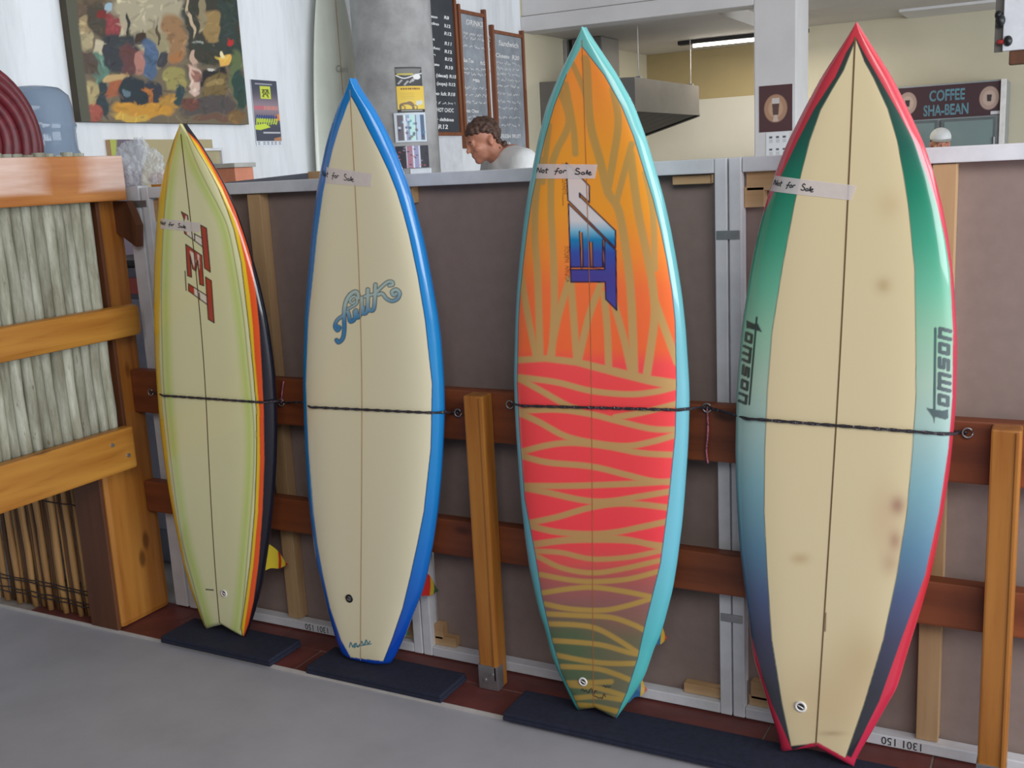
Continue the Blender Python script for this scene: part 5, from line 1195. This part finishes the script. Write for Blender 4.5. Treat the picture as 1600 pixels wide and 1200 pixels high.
# ------------------------------------------------------------------ people
SPH = {}
def person(name, loc, facing, lean, head_tilt, label, cap=False, scale=1.0, drop=0.0, hs=1.0):
    """standing figure built from overlapping solids fused by a voxel remesh; local -Y is forward"""
    root = empty(name, loc, label, 'person', rot=(0, 0, facing)); root.scale = (scale,)*3
    class Acc:
        def __init__(g): g.V = []; g.F = []; g.n = 0
        def add(g, V, F): g.V.append(np.asarray(V, float)); g.F += [tuple(i+g.n for i in f) for f in F]; g.n += len(V)
    def ell(bm, c, r, rot=(0, 0, 0), seg=24, mat=None):
        if seg not in SPH:
            m = seg//2+2; V = [(0, 0, 1)]; F = []
            for i in range(1, m):
                for k_ in range(seg): V.append((math.sin(math.pi*i/m)*math.cos(2*math.pi*k_/seg), math.sin(math.pi*i/m)*math.sin(2*math.pi*k_/seg), math.cos(math.pi*i/m)))
            V.append((0, 0, -1)); e = len(V)-1
            for k_ in range(seg): F.append((0, 1+k_, 1+(k_+1) % seg)); F.append((e, e-seg+(k_+1) % seg, e-seg+k_))
            for i in range(m-2):
                for k_ in range(seg): q = 1+i*seg; F.append((q+k_, q+seg+k_, q+seg+(k_+1) % seg, q+(k_+1) % seg))
            SPH[seg] = (np.array(V), F)
        V, F = SPH[seg]
        R_ = np.array(Matrix.Rotation(rot[2], 3, 'Z') @ Matrix.Rotation(rot[1], 3, 'Y') @ Matrix.Rotation(rot[0], 3, 'X'))
        P_ = (V*np.array(r)) @ R_.T+np.array(c)
        if mat is not None: mm = np.array(mat); P_ = P_ @ mm[:3, :3].T+mm[:3, 3]
        bm.add(P_, F)
    def limb(bm, a, b, ra, rb):
        a, b = Vector(a), Vector(b); n = 7
        V, F = tube_geom([a.lerp(b, i/n) for i in range(n+1)], [ra+(rb-ra)*i/n for i in range(n+1)], 14); bm.add([tuple(v) for v in V], F)
        ell(bm, a, (ra,)*3, seg=14); ell(bm, b, (rb,)*3, seg=14)
    def remesh(bm, name_, mat, vox, smooth_it=4, parent=root):
        me = bpy.data.meshes.new('tmp'); me.from_pydata(np.concatenate(bm.V).tolist(), [], bm.F); me.update(); o = bpy.data.objects.new('tmp', me); COL.objects.link(o)
        md = o.modifiers.new('r', 'REMESH'); md.mode = 'VOXEL'; md.voxel_size = vox
        sm = o.modifiers.new('s', 'SMOOTH'); sm.iterations = smooth_it; sm.factor = .5
        dg = bpy.context.evaluated_depsgraph_get(); m2 = bpy.data.meshes.new_from_object(o.evaluated_get(dg)); bpy.data.objects.remove(o); m2.name = name_
        m2.materials.clear(); m2.materials.append(mat); m2.polygons.foreach_set('use_smooth', [True]*len(m2.polygons))
        r_ = bpy.data.objects.new(name_, m2); COL.objects.link(r_); r_.parent = parent; return r_
    # joints (metres), slightly stooped
    neck = Vector((0, -.02-lean*.5, 1.47)); head = Vector((0, -.07-lean, 1.60-drop)); chest = Vector((0, -lean*.3, 1.25)); hip = Vector((0, 0, .95))
    HM = Matrix.Translation(head) @ Matrix.Rotation(head_tilt, 4, 'X') @ Matrix.Scale(hs, 4)
    bm = Acc()
    h_ = lambda c, r, **k: ell(bm, c, r, mat=HM, **k)
    h_((0, .012, .035), (.074, .096, .088), seg=32)      # cranium
    h_((0, -.03, -.028), (.058, .066, .085), seg=28)     # face block
    h_((0, -.062, -.095), (.030, .030, .024))            # chin
    h_((0, -.035, -.078), (.050, .045, .032))            # jaw
    h_((0, -.082, .022), (.050, .018, .014))             # brow
    h_((0, -.106, -.022), (.011, .020, .014), rot=(.5, 0, 0)); h_((0, -.096, .0), (.008, .014, .030), rot=(-.35, 0, 0))    # nose
    for sx in (-1, 1):
        h_((sx*.040, -.062, -.025), (.022, .026, .022)); h_((sx*.030, -.084, .004), (.011, .008, .009)); h_((sx*.076, .018, -.012), (.010, .018, .030), rot=(-.2, 0, 0)); h_((sx*.083, .024, .0), (.006, .012, .018))
    h_((0, -.088, -.058), (.024, .012, .007)); h_((0, -.085, -.070), (.020, .012, .007))   # lips
    limb(bm, neck+Vector((0, .02, -.06)), HM @ Vector((0, .02, -.05)), .062, .055)
    ell(bm, chest, (.175, .11, .22)); ell(bm, (0, -lean*.1, 1.05), (.15, .105, .18)); ell(bm, hip, (.165, .115, .13))
    SH = {}
    for sx in (-1, 1):
        s_ = Vector((sx*.185, -lean*.45, 1.40)); e_ = Vector((sx*.235, -.06-lean*.4, 1.12)); w_ = Vector((sx*.17, -.27-lean*.4, 1.0)); SH[sx] = (s_, e_, w_)
        limb(bm, Vector((sx*.06, -lean*.5, 1.43)), s_, .065, .06); limb(bm, s_, e_, .052, .042); limb(bm, e_, w_, .040, .028)
        pc = w_+Vector((-sx*.01, -.045, -.012)); ell(bm, pc, (.036, .045, .016), seg=14)
        for k_, (dx, ln) in enumerate(((-.027, .06), (-.009, .07), (.009, .066), (.026, .052))):
            a_ = pc+Vector((dx, -.035, 0)); m_ = a_+Vector((0, -ln*.5, -.008)); limb(bm, a_, m_, .009, .008); limb(bm, m_, m_+Vector((0, -ln*.4, -.025)), .008, .007)
        a_ = pc+Vector((-sx*.03, .01, 0)); limb(bm, a_, a_+Vector((-sx*.02, -.03, -.012)), .010, .009); limb(bm, a_+Vector((-sx*.02, -.03, -.012)), a_+Vector((-sx*.022, -.055, -.02)), .009, .008)
        hp_ = Vector((sx*.09, 0, .90)); kn = Vector((sx*.10, -.02, .50)); an = Vector((sx*.10, .02, .09)); limb(bm, hp_, kn, .085, .058); limb(bm, kn, an, .055, .038)
        ell(bm, an+Vector((0, -.07, -.055)), (.045, .13, .035))
    body = remesh(bm, 'body', M['skin'], .0055, 3)
    # shirt
    bm = Acc(); ell(bm, chest, (.192, .128, .235)); ell(bm, (0, -lean*.1, 1.05), (.172, .125, .2)); ell(bm, (0, 0, .95), (.182, .132, .09))
    ell(bm, (0, -lean*.5, 1.40), (.12, .092, .075))
    for sx in (-1, 1):
        s_, e_, w_ = SH[sx]; limb(bm, Vector((sx*.07, -lean*.5, 1.415)), s_, .076, .074); limb(bm, s_, s_.lerp(e_, .72), .072, .068)
    remesh(bm, 'tee_shirt', M['shirt'], .008, 6)
    bm = Acc(); ell(bm, (0, 0, .92), (.178, .128, .13))
    for sx in (-1, 1): limb(bm, (sx*.09, 0, .90), (sx*.10, -.02, .50), .098, .078); limb(bm, (sx*.10, -.02, .50), (sx*.10, .02, .08), .076, .066)
    remesh(bm, 'trousers', M['trousers'], .012, 3)
    bm = Acc()
    for sx in (-1, 1): ell(bm, (sx*.10, -.05, .036), (.055, .145, .036))
    for o_ in (remesh(bm, 'shoes', M['black'], .012, 2),): pass
    # hair: lumpy cap of curls over the skull, off the face
    rg = random.Random(11 if not cap else 4); bm = Acc()
    def curls(n, sel):
        i = 0
        while i < n:
            th, phi = rg.uniform(0, 2*math.pi), rg.uniform(-.55, 1.0)
            d = Vector((math.cos(th)*math.sqrt(max(0, 1-phi*phi)), math.sin(th)*math.sqrt(max(0, 1-phi*phi)), phi))
            if not sel(d): continue
            p_ = Vector((0, .014, .034))+Vector((d.x*.077, d.y*.099, d.z*.090)); ell(bm, p_, (rg.uniform(.009, .016),)*3, seg=8); i += 1
    fr = (lambda d: (d.y > -.15 and d.z > -.85 and not (abs(d.x) > .75 and d.y < .28 and d.z < .1)) or (d.z > .30 and d.y > -.95))
    curls(260, fr)
    ell(bm, (0, .022, .042), (.075, .094, .084), seg=20)
    for k_ in range(40): ell(bm, (rg.uniform(-.06, .06), .075+rg.uniform(-.02, .03), -.06+rg.uniform(-.03, .04)), (rg.uniform(.012, .018),)*3, seg=8)
    hair = remesh(bm, 'hair', M['hair'], .005, 1); hair.data.transform(HM)
    # eyes and brows
    for sx in (-1, 1):
        bm = Acc(); ell(bm, (sx*.030, -.083, .003), (.010, .006, .005), seg=12, mat=HM); meshobj('eye', np.concatenate(bm.V).tolist(), bm.F, M['dark'], root, True)
        bm = Acc(); ell(bm, (sx*.032, -.090, .024), (.019, .006, .004), seg=12, mat=HM); meshobj('eyebrow', np.concatenate(bm.V).tolist(), bm.F, M['hair'], root, True)
    if cap:
        bm = bmesh.new(); g = bmesh.ops.create_uvsphere(bm, u_segments=28, v_segments=18, radius=1)['verts']
        for v in g: v.co = Vector((v.co.x*.088, v.co.y*.112+.008, v.co.z*.084+.060))
        bmesh.ops.delete(bm, geom=[v for v in g if v.co.z < .044], context='VERTS')
        arcs = []
        for rr in (.0, 1.0):
            arcs.append([bm.verts.new((.084*math.sin(t_)*(1-.12*rr), -.070-.095*math.cos(t_)*(.42+.58*rr)+.0, .056-.014*rr)) for t_ in np.linspace(-1.35, 1.35, 15)])
        for i in range(14): bm.faces.new((arcs[0][i], arcs[0][i+1], arcs[1][i+1], arcs[1][i]))
        r_ = bmesh.ops.solidify(bm, geom=list(bm.faces), thickness=.004)
        bmesh.ops.transform(bm, matrix=HM, verts=bm.verts); bmobj('cap', bm, M['shirt'], root, True)
    return root
mz = 0.0
person('person', (-2.615, 5.05, .0), math.radians(-40), .105, math.radians(20), 'man with curly brown hair in white tee shirt looking down behind the screens', scale=1.085, drop=.082, hs=.82)
cp = px(1467, 222, 1, 8.72)
person('person', (cp[0], 8.72, .0), math.radians(15), .0, math.radians(8), 'person in white cap standing before the drinks fridge', cap=True, scale=.945, hs=.9)
